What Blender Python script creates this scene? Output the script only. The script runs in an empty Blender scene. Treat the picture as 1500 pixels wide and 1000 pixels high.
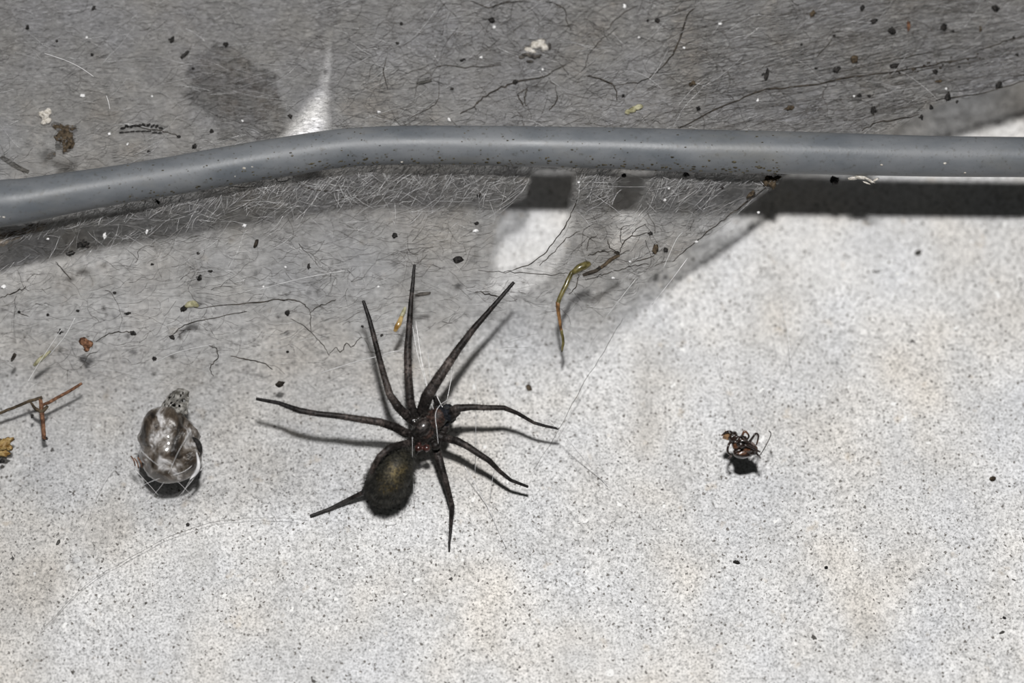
import bpy, bmesh, math, random
import numpy as np
from mathutils import Vector, noise as mnoise

rng = random.Random(11)
nrng = np.random.default_rng(7)
scene = bpy.context.scene
col = scene.collection

# ------------------------------------------------------------------ camera, light, exposure
TILT = math.radians(20)              # the camera looks down, 20 degrees off the slab's normal
DIST = 0.36                          # focus distance in metres
MPP = 0.13 / 1500                    # metres per pixel on the focus plane (13 cm wide view)
FPX = DIST / MPP
FWD = np.array([0, math.sin(TILT), -math.cos(TILT)])
UP = np.array([0, math.cos(TILT), math.sin(TILT)])
RIGHT = np.array([1.0, 0, 0])
Y0 = 820                             # image row where focus plane and slab meet
CAM = np.array([0, -DIST * math.sin(TILT) + (Y0 - 500) * MPP * math.cos(TILT),
                DIST * math.cos(TILT) + (Y0 - 500) * MPP * math.sin(TILT)])

cam_data = bpy.data.cameras.new('camera')
cam = bpy.data.objects.new('camera', cam_data)
col.objects.link(cam)
cam.location = CAM
cam.rotation_euler = (TILT, 0, 0)
cam_data.sensor_width = 36
cam_data.lens = 36 * FPX / 1500
cam_data.clip_start = 0.01
cam_data.clip_end = 20
cam_data.dof.use_dof = True
cam_data.dof.focus_distance = DIST
cam_data.dof.aperture_fstop = 7.0
scene.camera = cam

world = bpy.data.worlds.new('world')
scene.world = world
world.use_nodes = True
world.node_tree.nodes['Background'].inputs[0].default_value = (0.9, 0.95, 0.9, 1)
world.node_tree.nodes['Background'].inputs[1].default_value = 0.02

flash_data = bpy.data.lights.new('camera_flash', 'AREA')
flash_data.shape = 'DISK'
flash_data.size = 0.022
flash_data.energy = 1.65
flash_data.color = (1.0, 0.985, 0.97)
flash = bpy.data.objects.new('camera_flash', flash_data)
col.objects.link(flash)
flash.location = CAM + UP * 0.12
flash.rotation_euler = (Vector((0, 0.02, 0)) - Vector(flash.location)).to_track_quat('-Z', 'Y').to_euler()

scene.view_settings.view_transform = 'Standard'
scene.view_settings.look = 'None'
scene.view_settings.gamma = 1
scene.view_settings.use_curve_mapping = False
scene.view_settings.exposure = 0.0
scene.cycles.transparent_max_bounces = 16
scene.cycles.max_bounces = 4


# ------------------------------------------------------------------ helpers
def at(px, py, h):
    """world point at height h (metres) over the slab whose projection is image point (px, py)"""
    d = FWD + (px - 750) / FPX * RIGHT - (py - 500) / FPX * UP
    return CAM + d * ((h - CAM[2]) / d[2])


def hf(py):
    """height of the focus plane over the slab at image row py"""
    return (CAM + DIST * (FWD - (py - 500) / FPX * UP))[2]


def scale_at(P):
    """metres per image pixel at world point P"""
    return float((np.asarray(P) - CAM) @ FWD) / FPX


def tag(o, label=None, cat=None, group=None, kind=None):
    if label: o['label'] = label
    if cat: o['category'] = cat
    if group: o['group'] = group
    if kind: o['kind'] = kind
    return o


def empty(name, loc):
    o = bpy.data.objects.new(name, None)
    o.empty_display_size = 0.005
    col.objects.link(o)
    o.location = loc
    return o


class MB:
    def __init__(self):
        self.v = []; self.f = []

    def add(self, vs, fs):
        b = len(self.v)
        self.v.extend([tuple(map(float, p)) for p in vs])
        self.f.extend([tuple(i + b for i in q) for q in fs])

    def tube(self, pts, rad, n=6, cap=True):
        pts = [np.asarray(p, float) for p in pts]
        m = len(pts)
        if not hasattr(rad, '__len__'): rad = [rad] * m
        vs = []; fs = []
        t0 = pts[1] - pts[0]; t0 = t0 / (np.linalg.norm(t0) + 1e-12)
        ref = np.array([0, -0.34, 0.94])
        if abs(t0 @ ref) > 0.9: ref = np.array([1.0, 0, 0])
        for i in range(m):
            t = pts[min(i + 1, m - 1)] - pts[max(i - 1, 0)]
            t = t / (np.linalg.norm(t) + 1e-12)
            a = ref - t * (ref @ t); a = a / (np.linalg.norm(a) + 1e-12)
            b = np.cross(t, a)
            ref = a
            for k in range(n):
                w = 2 * math.pi * k / n
                vs.append(pts[i] + rad[i] * (math.cos(w) * a + math.sin(w) * b))
        for i in range(m - 1):
            for k in range(n):
                k2 = (k + 1) % n
                fs.append((i * n + k, i * n + k2, (i + 1) * n + k2, (i + 1) * n + k))
        if cap:
            fs.append(tuple(range(n - 1, -1, -1)))
            fs.append(tuple((m - 1) * n + k for k in range(n)))
        self.add(vs, fs)

    def ell(self, c, axes, nu=14, nv=9, lump=0.0, freq=1.0, seed=0.0):
        """ellipsoid with axis vectors axes (3 world vectors)"""
        c = np.asarray(c, float); ax = [np.asarray(a, float) for a in axes]
        vs = []; fs = []
        for j in range(nv + 1):
            ph = math.pi * j / nv
            for i in range(nu):
                la = 2 * math.pi * i / nu
                u = np.array([math.sin(ph) * math.cos(la), math.sin(ph) * math.sin(la), math.cos(ph)])
                k = 1.0
                if lump: k += lump * mnoise.noise(Vector(u * freq + seed))
                vs.append(c + k * (u[0] * ax[0] + u[1] * ax[1] + u[2] * ax[2]))
        for j in range(nv):
            for i in range(nu):
                i2 = (i + 1) % nu
                if j == 0: fs.append((i, (j + 1) * nu + i, (j + 1) * nu + i2))
                elif j == nv - 1: fs.append((j * nu + i, (j + 1) * nu + i, j * nu + i2))
                else: fs.append((j * nu + i, (j + 1) * nu + i, (j + 1) * nu + i2, j * nu + i2))
        self.add(vs, fs)

    def build(self, name, mat, parent=None, smooth=True, origin=None):
        me = bpy.data.meshes.new(name)
        v = np.array(self.v)
        o0 = np.asarray(origin if origin is not None else v.mean(0), float)
        if parent is not None: o0 = np.array(parent.matrix_world.translation if False else parent['_o'])
        me.from_pydata((v - o0).tolist(), [], self.f)
        me.validate()
        if smooth: me.polygons.foreach_set('use_smooth', [True] * len(me.polygons))
        me.update()
        o = bpy.data.objects.new(name, me)
        col.objects.link(o)
        if mat: me.materials.append(mat)
        if parent is None:
            o.location = o0
        else:
            o.parent = parent
        o['_o'] = tuple(map(float, o0))
        return o


def thing(name, loc, label, cat, group=None):
    o = empty(name, loc)
    o['_o'] = tuple(map(float, loc))
    return tag(o, label, cat, group)


def frame(px, py, h, ang=0.0):
    """point and local axes (along angle in the picture, across it, toward the viewer), one pixel long"""
    P = at(px, py, h)
    s = scale_at(P)
    a = math.radians(ang)
    ex = (math.cos(a) * RIGHT + math.sin(a) * UP) * s
    ey = (-math.sin(a) * RIGHT + math.cos(a) * UP) * s
    return P, ex, ey, -FWD * s


def smooth_poly(pts, n=5):
    """Catmull-Rom through points (any dimension)"""
    p = [np.asarray(q, float) for q in pts]
    if len(p) < 3:
        return [p[0] + (p[-1] - p[0]) * k / n for k in range(n + 1)]
    out = []
    for i in range(len(p) - 1):
        a = p[max(i - 1, 0)]; b = p[i]; c = p[i + 1]; d = p[min(i + 2, len(p) - 1)]
        for k in range(n):
            t = k / n
            out.append(0.5 * ((2 * b) + (-a + c) * t + (2 * a - 5 * b + 4 * c - d) * t * t + (-a + 3 * b - 3 * c + d) * t ** 3))
    out.append(p[-1])
    return out


def remeshed(mb, voxel_mm, smooth_iter=4):
    """fuse everything in mb into one continuous skin (worked out in millimetres)"""
    me = bpy.data.meshes.new('tmp')
    v = np.array(mb.v); c = v.mean(0)
    me.from_pydata(((v - c) * 1000).tolist(), [], mb.f)
    o = bpy.data.objects.new('tmp', me); col.objects.link(o)
    m = o.modifiers.new('r', 'REMESH'); m.mode = 'VOXEL'; m.voxel_size = voxel_mm
    sm = o.modifiers.new('s', 'SMOOTH'); sm.iterations = smooth_iter; sm.factor = 0.5
    dg = bpy.context.evaluated_depsgraph_get(); dg.update()
    ev = o.evaluated_get(dg)
    em = ev.to_mesh()
    V = np.empty(len(em.vertices) * 3); em.vertices.foreach_get('co', V); V = V.reshape(-1, 3) / 1000 + c
    Fc = [tuple(p.vertices) for p in em.polygons]
    ev.to_mesh_clear()
    bpy.data.objects.remove(o); bpy.data.meshes.remove(me)
    r = MB(); r.v = [tuple(p) for p in V]; r.f = Fc
    return r


# ------------------------------------------------------------------ materials
def new_mat(name):
    m = bpy.data.materials.new(name); m.use_nodes = True
    nt = m.node_tree
    b = nt.nodes['Principled BSDF']
    return m, nt, b


def nd(nt, kind, **kw):
    n = nt.nodes.new(kind)
    for k, v in kw.items(): setattr(n, k, v)
    return n


def coords(nt, scale=(1, 1, 1), rot=(0, 0, 0)):
    g = nd(nt, 'ShaderNodeNewGeometry')
    mp = nd(nt, 'ShaderNodeMapping')
    mp.inputs['Scale'].default_value = scale
    mp.inputs['Rotation'].default_value = rot
    nt.links.new(g.outputs['Position'], mp.inputs[0])
    return mp.outputs[0]


def noise_node(nt, vec, scale, detail=3, rough=0.55, dist=0.0):
    n = nd(nt, 'ShaderNodeTexNoise')
    n.inputs['Scale'].default_value = scale
    n.inputs['Detail'].default_value = detail
    n.inputs['Roughness'].default_value = rough
    n.inputs['Distortion'].default_value = dist
    nt.links.new(vec, n.inputs['Vector'])
    return n.outputs['Fac']


def ramp(nt, fac, stops):
    r = nd(nt, 'ShaderNodeValToRGB')
    e = r.color_ramp.elements
    while len(e) < len(stops): e.new(0.5)
    for k, (p, c) in enumerate(stops):
        e[k].position = p
        e[k].color = (c, c, c, 1) if not hasattr(c, '__len__') else (*c, 1)
    nt.links.new(fac, r.inputs[0])
    return r.outputs[0]


def mixc(nt, fac, a, b, mode='MIX'):
    m = nd(nt, 'ShaderNodeMix', data_type='RGBA', blend_type=mode)
    for sock, val in ((m.inputs['Factor'], fac), (m.inputs[6], a), (m.inputs[7], b)):
        if hasattr(val, 'links'): nt.links.new(val, sock)
        elif hasattr(val, '__len__'): sock.default_value = (*val, 1)
        else: sock.default_value = val
    return m.outputs[2]


def mathn(nt, op, a, b=0.0, clamp=False):
    m = nd(nt, 'ShaderNodeMath', operation=op, use_clamp=clamp)
    for sock, val in ((m.inputs[0], a), (m.inputs[1], b)):
        if hasattr(val, 'links'): nt.links.new(val, sock)
        else: sock.default_value = val
    return m.outputs[0]


def simple_mat(name, c0, c1, scale=2000, rough=0.6, spec=0.3, bump=0.0, coat=0.0, lo=0.38, hi=0.62):
    m, nt, b = new_mat(name)
    v = coords(nt)
    n = noise_node(nt, v, scale, 4)
    nt.links.new(ramp(nt, n, [(lo, c0), (hi, c1)]), b.inputs['Base Color'])
    b.inputs['Roughness'].default_value = rough
    b.inputs['Specular IOR Level'].default_value = spec
    b.inputs['Coat Weight'].default_value = coat
    b.inputs['Coat Roughness'].default_value = 0.12
    if bump:
        bp = nd(nt, 'ShaderNodeBump'); bp.inputs['Strength'].default_value = bump; bp.inputs['Distance'].default_value = 0.0002
        nt.links.new(n, bp.inputs['Height']); nt.links.new(bp.outputs[0], b.inputs['Normal'])
    return m


def concrete_mat():
    m, nt, b = new_mat('concrete')
    v = coords(nt)
    big = noise_node(nt, v, 22, 3)
    mid = noise_node(nt, v, 130, 3, 0.6)
    tint = noise_node(nt, coords(nt, rot=(0, 0, 0.7)), 60, 2)
    base = ramp(nt, tint, [(0.32, (0.650, 0.658, 0.675)), (0.5, (0.672, 0.668, 0.662)), (0.68, (0.695, 0.664, 0.622))])
    base = mixc(nt, 1.0, base, ramp(nt, big, [(0.3, 0.90), (0.7, 1.08)]), 'MULTIPLY')
    base = mixc(nt, 1.0, base, ramp(nt, mid, [(0.3, 0.90), (0.7, 1.07)]), 'MULTIPLY')
    # sand grains: light and dark grains about a quarter of a millimetre across
    g1 = noise_node(nt, v, 3300, 2, 0.7)
    base = mixc(nt, 1.0, base, ramp(nt, g1, [(0.26, 0.22), (0.40, 0.74), (0.50, 1.0), (0.72, 1.34)]), 'MULTIPLY')
    g2 = noise_node(nt, v, 1150, 2, 0.6)
    base = mixc(nt, 1.0, base, ramp(nt, g2, [(0.28, 0.74), (0.5, 1.0), (0.72, 1.12)]), 'MULTIPLY')
    och = noise_node(nt, v, 330, 3, 0.6)
    base = mixc(nt, ramp(nt, och, [(0.64, 0.0), (0.76, 0.45)]), base, (0.56, 0.47, 0.36))
    grime = noise_node(nt, coords(nt, (1, 0.55, 1), (0, 0, -0.6)), 75, 5, 0.65, 0.8)
    base = mixc(nt, ramp(nt, grime, [(0.56, 0.0), (0.74, 0.42)]), base, (0.36, 0.355, 0.345))

    def dots(scale, size, keep, offset):
        vv = nd(nt, 'ShaderNodeTexVoronoi'); vv.inputs['Scale'].default_value = scale
        mp = nd(nt, 'ShaderNodeVectorMath', operation='ADD'); mp.inputs[1].default_value = (offset, offset * 1.7, 0)
        wob = nd(nt, 'ShaderNodeTexNoise'); wob.inputs['Scale'].default_value = scale * 2.2; wob.inputs['Detail'].default_value = 1
        nt.links.new(v, wob.inputs['Vector'])
        sc = nd(nt, 'ShaderNodeVectorMath', operation='MULTIPLY_ADD')
        sc.inputs[1].default_value = (0.9 / scale,) * 3
        nt.links.new(wob.outputs['Color'], sc.inputs[0]); nt.links.new(v, sc.inputs[2])
        nt.links.new(sc.outputs[0], mp.inputs[0]); nt.links.new(mp.outputs[0], vv.inputs['Vector'])
        near = mathn(nt, 'LESS_THAN', vv.outputs['Distance'], size)
        sp = nd(nt, 'ShaderNodeSeparateColor'); nt.links.new(vv.outputs['Color'], sp.inputs[0])
        pick = mathn(nt, 'LESS_THAN', sp.outputs[0], keep)
        return mathn(nt, 'MULTIPLY', near, pick)
    base = mixc(nt, dots(1700, 0.27, 0.26, 0.0), base, (0.17, 0.16, 0.15))
    base = mixc(nt, dots(700, 0.18, 0.035, 0.37), base, (0.09, 0.085, 0.08))
    base = mixc(nt, dots(700, 0.22, 0.06, 0.71), base, (0.88, 0.88, 0.87))
    nt.links.new(base, b.inputs['Base Color'])
    b.inputs['Roughness'].default_value = 0.85
    b.inputs['Specular IOR Level'].default_value = 0.2
    h = mathn(nt, 'ADD', mathn(nt, 'MULTIPLY', g1, 0.5), mathn(nt, 'MULTIPLY', g2, 0.9))
    bp = nd(nt, 'ShaderNodeBump'); bp.inputs['Strength'].default_value = 0.5; bp.inputs['Distance'].default_value = 0.00025
    nt.links.new(h, bp.inputs['Height']); nt.links.new(bp.outputs[0], b.inputs['Normal'])
    return m


def silk_sheet_mat(name='silk_sheet', tone=1.0, fine=True):
    """a felt of fine silk: grey fibres with gaps; the 'felt' attribute is how thick the felt is"""
    m, nt, b = new_mat(name)
    out = nt.nodes['Material Output']
    nt.nodes.remove(b)
    at_ = nd(nt, 'ShaderNodeAttribute', attribute_name='felt')
    dens = at_.outputs['Fac']
    fib1 = noise_node(nt, coords(nt, (0.30, 1.6, 1.6), (0, 0, 0.12)), 1700, 3, 0.65, 0.4)
    fib2 = noise_node(nt, coords(nt, (1.5, 0.35, 1.0), (0, 0, 0.55)), 1300, 3, 0.65, 0.5)
    clump = noise_node(nt, coords(nt), 210, 4, 0.6, 0.6)
    big = noise_node(nt, coords(nt, (0.6, 1.3, 1.0), (0, 0, -0.35)), 70, 4, 0.6, 0.6)
    f = mathn(nt, 'ADD', mathn(nt, 'MULTIPLY', fib1, 0.62), mathn(nt, 'MULTIPLY', fib2, 0.38))
    f = ramp(nt, f, [(0.34, 0.66), (0.5, 1.0), (0.64, 1.28)])
    c = ramp(nt, clump, [(0.3, 0.90), (0.7, 1.10)])
    g = ramp(nt, big, [(0.3, 0.80), (0.7, 1.16)])
    a = mathn(nt, 'MULTIPLY', mathn(nt, 'MULTIPLY', dens, f), mathn(nt, 'MULTIPLY', c, g), clamp=True)
    dirt = noise_node(nt, coords(nt, (0.55, 1.5, 1.5), (0, 0, 0.15)), 2300, 3, 0.7, 0.8)
    brown = noise_node(nt, coords(nt), 95, 3, 0.6)
    tone_c = ramp(nt, brown, [(0.35, (0.235 * tone, 0.235 * tone, 0.243 * tone)), (0.55, (0.235 * tone, 0.231 * tone, 0.224 * tone)),
                              (0.70, (0.235 * tone, 0.213 * tone, 0.187 * tone))])
    colr = mixc(nt, 1.0, tone_c, ramp(nt, dirt, [(0.30, 0.18), (0.42, 0.80), (0.52, 1.0), (0.70, 1.7)]), 'MULTIPLY')
    df = nd(nt, 'ShaderNodeBsdfDiffuse'); nt.links.new(colr, df.inputs[0])
    tl = nd(nt, 'ShaderNodeBsdfTranslucent'); nt.links.new(colr, tl.inputs[0])
    mx = nd(nt, 'ShaderNodeMixShader'); mx.inputs[0].default_value = 0.25
    nt.links.new(df.outputs[0], mx.inputs[1]); nt.links.new(tl.outputs[0], mx.inputs[2])
    tr = nd(nt, 'ShaderNodeBsdfTransparent')
    fin = nd(nt, 'ShaderNodeMixShader')
    nt.links.new(a, fin.inputs[0]); nt.links.new(tr.outputs[0], fin.inputs[1]); nt.links.new(mx.outputs[0], fin.inputs[2])
    nt.links.new(fin.outputs[0], out.inputs['Surface'])
    return m


def cable_mat():
    m, nt, b = new_mat('cable_rubber')
    v = coords(nt)
    n1 = noise_node(nt, coords(nt, (0.5, 1, 1)), 260, 4, 0.6)
    n2 = noise_node(nt, v, 1900, 3, 0.6)
    c = ramp(nt, n1, [(0.35, (0.112, 0.124, 0.138)), (0.65, (0.168, 0.178, 0.190))])
    c = mixc(nt, ramp(nt, n2, [(0.58, 0.0), (0.72, 0.55)]), c, (0.060, 0.056, 0.045))
    dust = noise_node(nt, coords(nt, (0.4, 1.2, 1.2)), 120, 4, 0.65)
    c = mixc(nt, ramp(nt, dust, [(0.54, 0.0), (0.74, 0.40)]), c, (0.165, 0.155, 0.125))
    nt.links.new(c, b.inputs['Base Color'])
    nt.links.new(ramp(nt, n1, [(0.3, 0.38), (0.7, 0.52)]), b.inputs['Roughness'])
    b.inputs['Specular IOR Level'].default_value = 0.42
    bp = nd(nt, 'ShaderNodeBump'); bp.inputs['Strength'].default_value = 0.15; bp.inputs['Distance'].default_value = 0.00012
    nt.links.new(n2, bp.inputs['Height']); nt.links.new(bp.outputs[0], b.inputs['Normal'])
    return m


def attr_mat(name, rough=0.45, spec=0.4, grain=1500, gl=0.6, gh=1.5, bump=0.2, coat=0.0):
    """base colour from the 'tint' attribute of the thing, broken up by fine grain"""
    m, nt, b = new_mat(name)
    a = nd(nt, 'ShaderNodeAttribute', attribute_name='tint')
    n = noise_node(nt, coords(nt), grain, 3, 0.6)
    nt.links.new(mixc(nt, 1.0, a.outputs['Color'], ramp(nt, n, [(0.35, gl), (0.65, gh)]), 'MULTIPLY'), b.inputs['Base Color'])
    b.inputs['Roughness'].default_value = rough
    b.inputs['Specular IOR Level'].default_value = spec
    nt.links.new(mathn(nt, 'MULTIPLY', a.outputs['Alpha'], coat), b.inputs['Coat Weight'])
    b.inputs['Coat Roughness'].default_value = 0.18
    bp = nd(nt, 'ShaderNodeBump'); bp.inputs['Strength'].default_value = bump; bp.inputs['Distance'].default_value = 0.00015
    nt.links.new(n, bp.inputs['Height']); nt.links.new(bp.outputs[0], b.inputs['Normal'])
    return m


M = {
    'grime': simple_mat('olive_grime', (0.025, 0.022, 0.014), (0.10, 0.085, 0.05), 2200, 0.85, 0.1, 0.5),
    'tan': simple_mat('tan_litter', (0.16, 0.11, 0.06), (0.38, 0.29, 0.19), 900, 0.85, 0.1, 0.6),
    'concrete': concrete_mat(),
    'sheet': silk_sheet_mat(),
    'fold': silk_sheet_mat('silk_fold', 4.2),
    'cable': cable_mat(),
    'silk': simple_mat('silk_thread', (0.60, 0.60, 0.61), (0.88, 0.88, 0.89), 900, 0.22, 1.0),
    'silk_dull': simple_mat('silk_thread_dull', (0.20, 0.20, 0.20), (0.42, 0.41, 0.40), 900, 0.6, 0.2),
    'dirty': simple_mat('dirty_or_shadow_thread', (0.018, 0.016, 0.014), (0.06, 0.05, 0.04), 1500, 0.8, 0.1),
    'dirty_grey': simple_mat('sooty_thread', (0.035, 0.032, 0.03), (0.11, 0.10, 0.09), 1500, 0.8, 0.1),
    'black': simple_mat('black_pellet', (0.008, 0.008, 0.008), (0.035, 0.032, 0.03), 3000, 0.7, 0.2, 0.6),
    'grey': simple_mat('grey_pellet', (0.05, 0.05, 0.045), (0.10, 0.095, 0.09), 3000, 0.8, 0.1, 0.6),
    'brown': simple_mat('brown_bits', (0.030, 0.023, 0.016), (0.11, 0.083, 0.055), 2200, 0.8, 0.15, 0.6),
    'rust': simple_mat('rusty_brown_bits', (0.075, 0.035, 0.02), (0.25, 0.13, 0.075), 2200, 0.7, 0.2, 0.6),
    'ochre': simple_mat('yellow_brown_bits', (0.17, 0.09, 0.02), (0.42, 0.30, 0.13), 1800, 0.55, 0.3, 0.5),
    'gold': simple_mat('golden_husk', (0.22, 0.12, 0.03), (0.55, 0.40, 0.17), 900, 0.25, 0.6, 0.1, 0.6),
    'olive': simple_mat('olive_chitin', (0.050, 0.042, 0.012), (0.17, 0.145, 0.055), 1300, 0.3, 0.5, 0.2, 0.4),
    'olive_pale': simple_mat('pale_olive_husk', (0.20, 0.19, 0.10), (0.42, 0.40, 0.27), 1600, 0.6, 0.3, 0.4),
    'amber': simple_mat('amber_chitin', (0.06, 0.03, 0.012), (0.28, 0.15, 0.06), 1300, 0.3, 0.5, 0.2, 0.4),
    'white': simple_mat('white_crumb', (0.72, 0.72, 0.72), (0.92, 0.92, 0.92), 2500, 0.6, 0.4, 0.4),
    'cream': simple_mat('cream_crumb', (0.40, 0.37, 0.32), (0.68, 0.65, 0.60), 2500, 0.7, 0.3, 0.6),
    'leafdark': simple_mat('dark_leaf_litter', (0.022, 0.018, 0.013), (0.085, 0.06, 0.04), 700, 0.9, 0.1, 0.8),
}

# ------------------------------------------------------------------ the setting: concrete slab
def make_floor():
    nx, ny = 150, 110
    x0, x1, y0, y1 = -0.55, 0.55, -0.45, 0.65
    vs = []; fs = []
    for j in range(ny + 1):
        for i in range(nx + 1):
            x = x0 + (x1 - x0) * i / nx; y = y0 + (y1 - y0) * j / ny
            z = 0.00035 * mnoise.noise(Vector((x * 60, y * 60, 0))) + 0.0003 * mnoise.noise(Vector((x * 14, y * 14, 5)))
            vs.append((x, y, z))
    for j in range(ny):
        for i in range(nx):
            a = j * (nx + 1) + i
            fs.append((a, a + 1, a + nx + 2, a + nx + 1))
    mb = MB(); mb.add(vs, fs)
    # thickness: a skirt and an underside
    b = len(mb.v)
    mb.v += [(x0, y0, -0.04), (x1, y0, -0.04), (x1, y1, -0.04), (x0, y1, -0.04)]
    c00, c10, c11, c01 = 0, nx, (ny + 1) * (nx + 1) - 1, ny * (nx + 1)
    mb.f += [(b + 3, b + 2, b + 1, b), tuple([b, b + 1] + list(range(c10, c00 - 1, -1))),
             tuple([b + 1, b + 2] + [j * (nx + 1) + nx for j in range(ny, -1, -1)]),
             tuple([b + 2, b + 3] + list(range(c01, c11 + 1))),
             tuple([b + 3, b] + [j * (nx + 1) for j in range(ny + 1)])]
    o = mb.build('floor', M['concrete'], origin=(0, 0, 0))
    tag(o, 'pale grey speckled concrete slab under the web', None, None, 'structure')

make_floor()

# ------------------------------------------------------------------ grey cable
CABLE = [(-420, 352, 35), (-260, 333, 35), (-120, 315, 35), (0, 298, 34.5), (34, 294, 33), (100, 282.5, 30.5), (170, 271, 28.5),
         (255, 257, 28.5), (340, 242, 29), (420, 229, 29), (500, 217, 28.5), (590, 212.5, 28.5), (700, 213, 29), (800, 215, 29.8),
         (900, 217, 30.5), (1000, 220.5, 31.5), (1100, 222.5, 31.5), (1200, 224.5, 31), (1350, 228.5, 30), (1500, 230, 29.5),
         (1640, 231, 29.5), (1800, 233, 29.5), (2000, 238, 29.5)]
CABLE_H = 0.0176


def make_cable():
    pts = smooth_poly([(x, y, r) for x, y, r in CABLE], 7)
    P = []; R = []
    for x, y, r in pts:
        p = at(x, y, CABLE_H + 0.0012 * math.exp(-((x - 700) / 350) ** 2))
        P.append(p); R.append(r * scale_at(p))
    t = thing('power_cable', P[0], 'thick blue-grey rubber cable running across the picture over the web', 'cable')
    mb = MB(); mb.tube(P, R, 40)
    mb.build('sheath', M['cable'], t)
    # crust of dirt and pale droppings stuck to the sheath
    gr = MB()
    for k in range(520):
        i = rng.randrange(40, len(P) - 40)
        low = rng.random() < 0.6
        w = rng.gauss(-62, 16) if low else rng.uniform(-60, 75)
        a = math.radians(w)
        n = UP * math.sin(a) - FWD * math.cos(a)
        c = P[i] + (P[i + 1] - P[i]) * rng.random() + n * R[i] * 0.985
        s = rng.uniform(0.6, 1.9 if low else 1.3) * MPP
        tdir = (P[i + 1] - P[i]); tdir = tdir / np.linalg.norm(tdir)
        gr.ell(c, (tdir * s * rng.uniform(1, 2.4), np.cross(n, tdir) * s, n * s * 0.8), 6, 4, 0.5, 2, k)
    tag(gr.build('dirt_crust', M['grime'], t), 'brown specks of dirt on the sheath', None, None, 'stuff')
    wh = MB()
    for px, py, s in ((5, 318, 2), (10, 319, 2.2), (346, 259, 2.2), (360, 248, 2.6), (372, 246, 1.6), (589, 238, 2.2), (1288, 243, 2.2), (1380, 241, 2.6), (1411, 254, 2.2)):
        k = min(range(len(P)), key=lambda q: abs(pts[q][0] - px))
        off = (pts[k][1] - py) / pts[k][2]
        a = math.asin(max(-0.95, min(0.95, off)))
        n = UP * math.sin(a) - FWD * math.cos(a)
        wh.ell(P[k] + n * R[k] + RIGHT * (px - pts[k][0]) * MPP, (RIGHT * s * MPP, np.cross(n, RIGHT) * s * 0.7 * MPP, n * s * 0.5 * MPP), 8, 5, 0.4, 2, px)
    tag(wh.build('pale_droppings', M['cream'], t), 'pale spots on the sheath', None, None, 'stuff')

make_cable()

# ------------------------------------------------------------------ the web
def seg_dist(X, Y, poly, closed=True):
    d = np.full(X.shape, 1e9)
    n = len(poly)
    for i in range(n if closed else n - 1):
        x0, y0 = poly[i]; x1, y1 = poly[(i + 1) % n]
        dx, dy = x1 - x0, y1 - y0
        t = np.clip(((X - x0) * dx + (Y - y0) * dy) / (dx * dx + dy * dy + 1e-9), 0, 1)
        d = np.minimum(d, np.hypot(X - x0 - t * dx, Y - y0 - t * dy))
    return d


def inside(X, Y, poly):
    r = np.zeros(X.shape, bool)
    n = len(poly)
    for i in range(n):
        x0, y0 = poly[i]; x1, y1 = poly[(i + 1) % n]
        c = ((y0 > Y) != (y1 > Y)) & (X < (x1 - x0) * (Y - y0) / (y1 - y0 + 1e-9) + x0)
        r ^= c
    return r


def sdf(X, Y, poly):
    d = seg_dist(X, Y, poly)
    return np.where(inside(X, Y, poly), d, -d)


def sstep(x, a, b):
    t = np.clip((x - a) / (b - a), 0, 1)
    return t * t * (3 - 2 * t)


OUTLINE = [(-420, -400), (2000, -400), (2000, -60), (1700, 48), (1560, 99), (1500, 118), (1430, 138), (1365, 156), (1320, 182), (1240, 222), (1152, 256),
           (1108, 290), (1064, 326), (1012, 364), (972, 398), (940, 430), (912, 466), (884, 515), (850, 570), (820, 625), (780, 690), (700, 730), (600, 752),
           (450, 762), (365, 758), (285, 772), (205, 808), (125, 858), (60, 925), (-80, 990), (-420, 1040)]
HOLE_A = [(782, 250), (842, 250), (832, 300), (823, 335), (802, 366), (772, 386), (738, 397), (718, 388), (726, 345), (735, 312), (741, 300), (770, 292)]
HOLE_B = [(905, 250), (948, 250), (932, 296), (908, 320), (896, 320)]


def sheet_h(px, py):
    """height of the silk sheet over the slab"""
    px = np.asarray(px, float); py = np.asarray(py, float)
    ys = np.array([-400, 0, 130, 215, 330, 450, 560, 650, 760, 860, 1040])
    hs = np.array([22, 18.6, 16.4, 15.2, 12.6, 8.8, 4.7, 2.5, 1.3, 0.9, 0.7]) / 1000
    h = np.interp(py, ys, hs)
    h = h + 0.0005 * np.sin(px * 0.013 + py * 0.009) * np.clip(h / 0.01, 0, 1) + 0.0003 * np.sin(px * 0.041 - py * 0.03) * np.clip(h / 0.01, 0, 1)
    # the right edge of the sheet is drawn down towards the slab above the cable
    h = h - 0.002 * sstep(px, 1250, 1500) * sstep(-py, -230, -80)
    return h


def on_sheet(px, py, lift=0.0):
    return at(px, py, float(sheet_h(px, py)) + lift)


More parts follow.
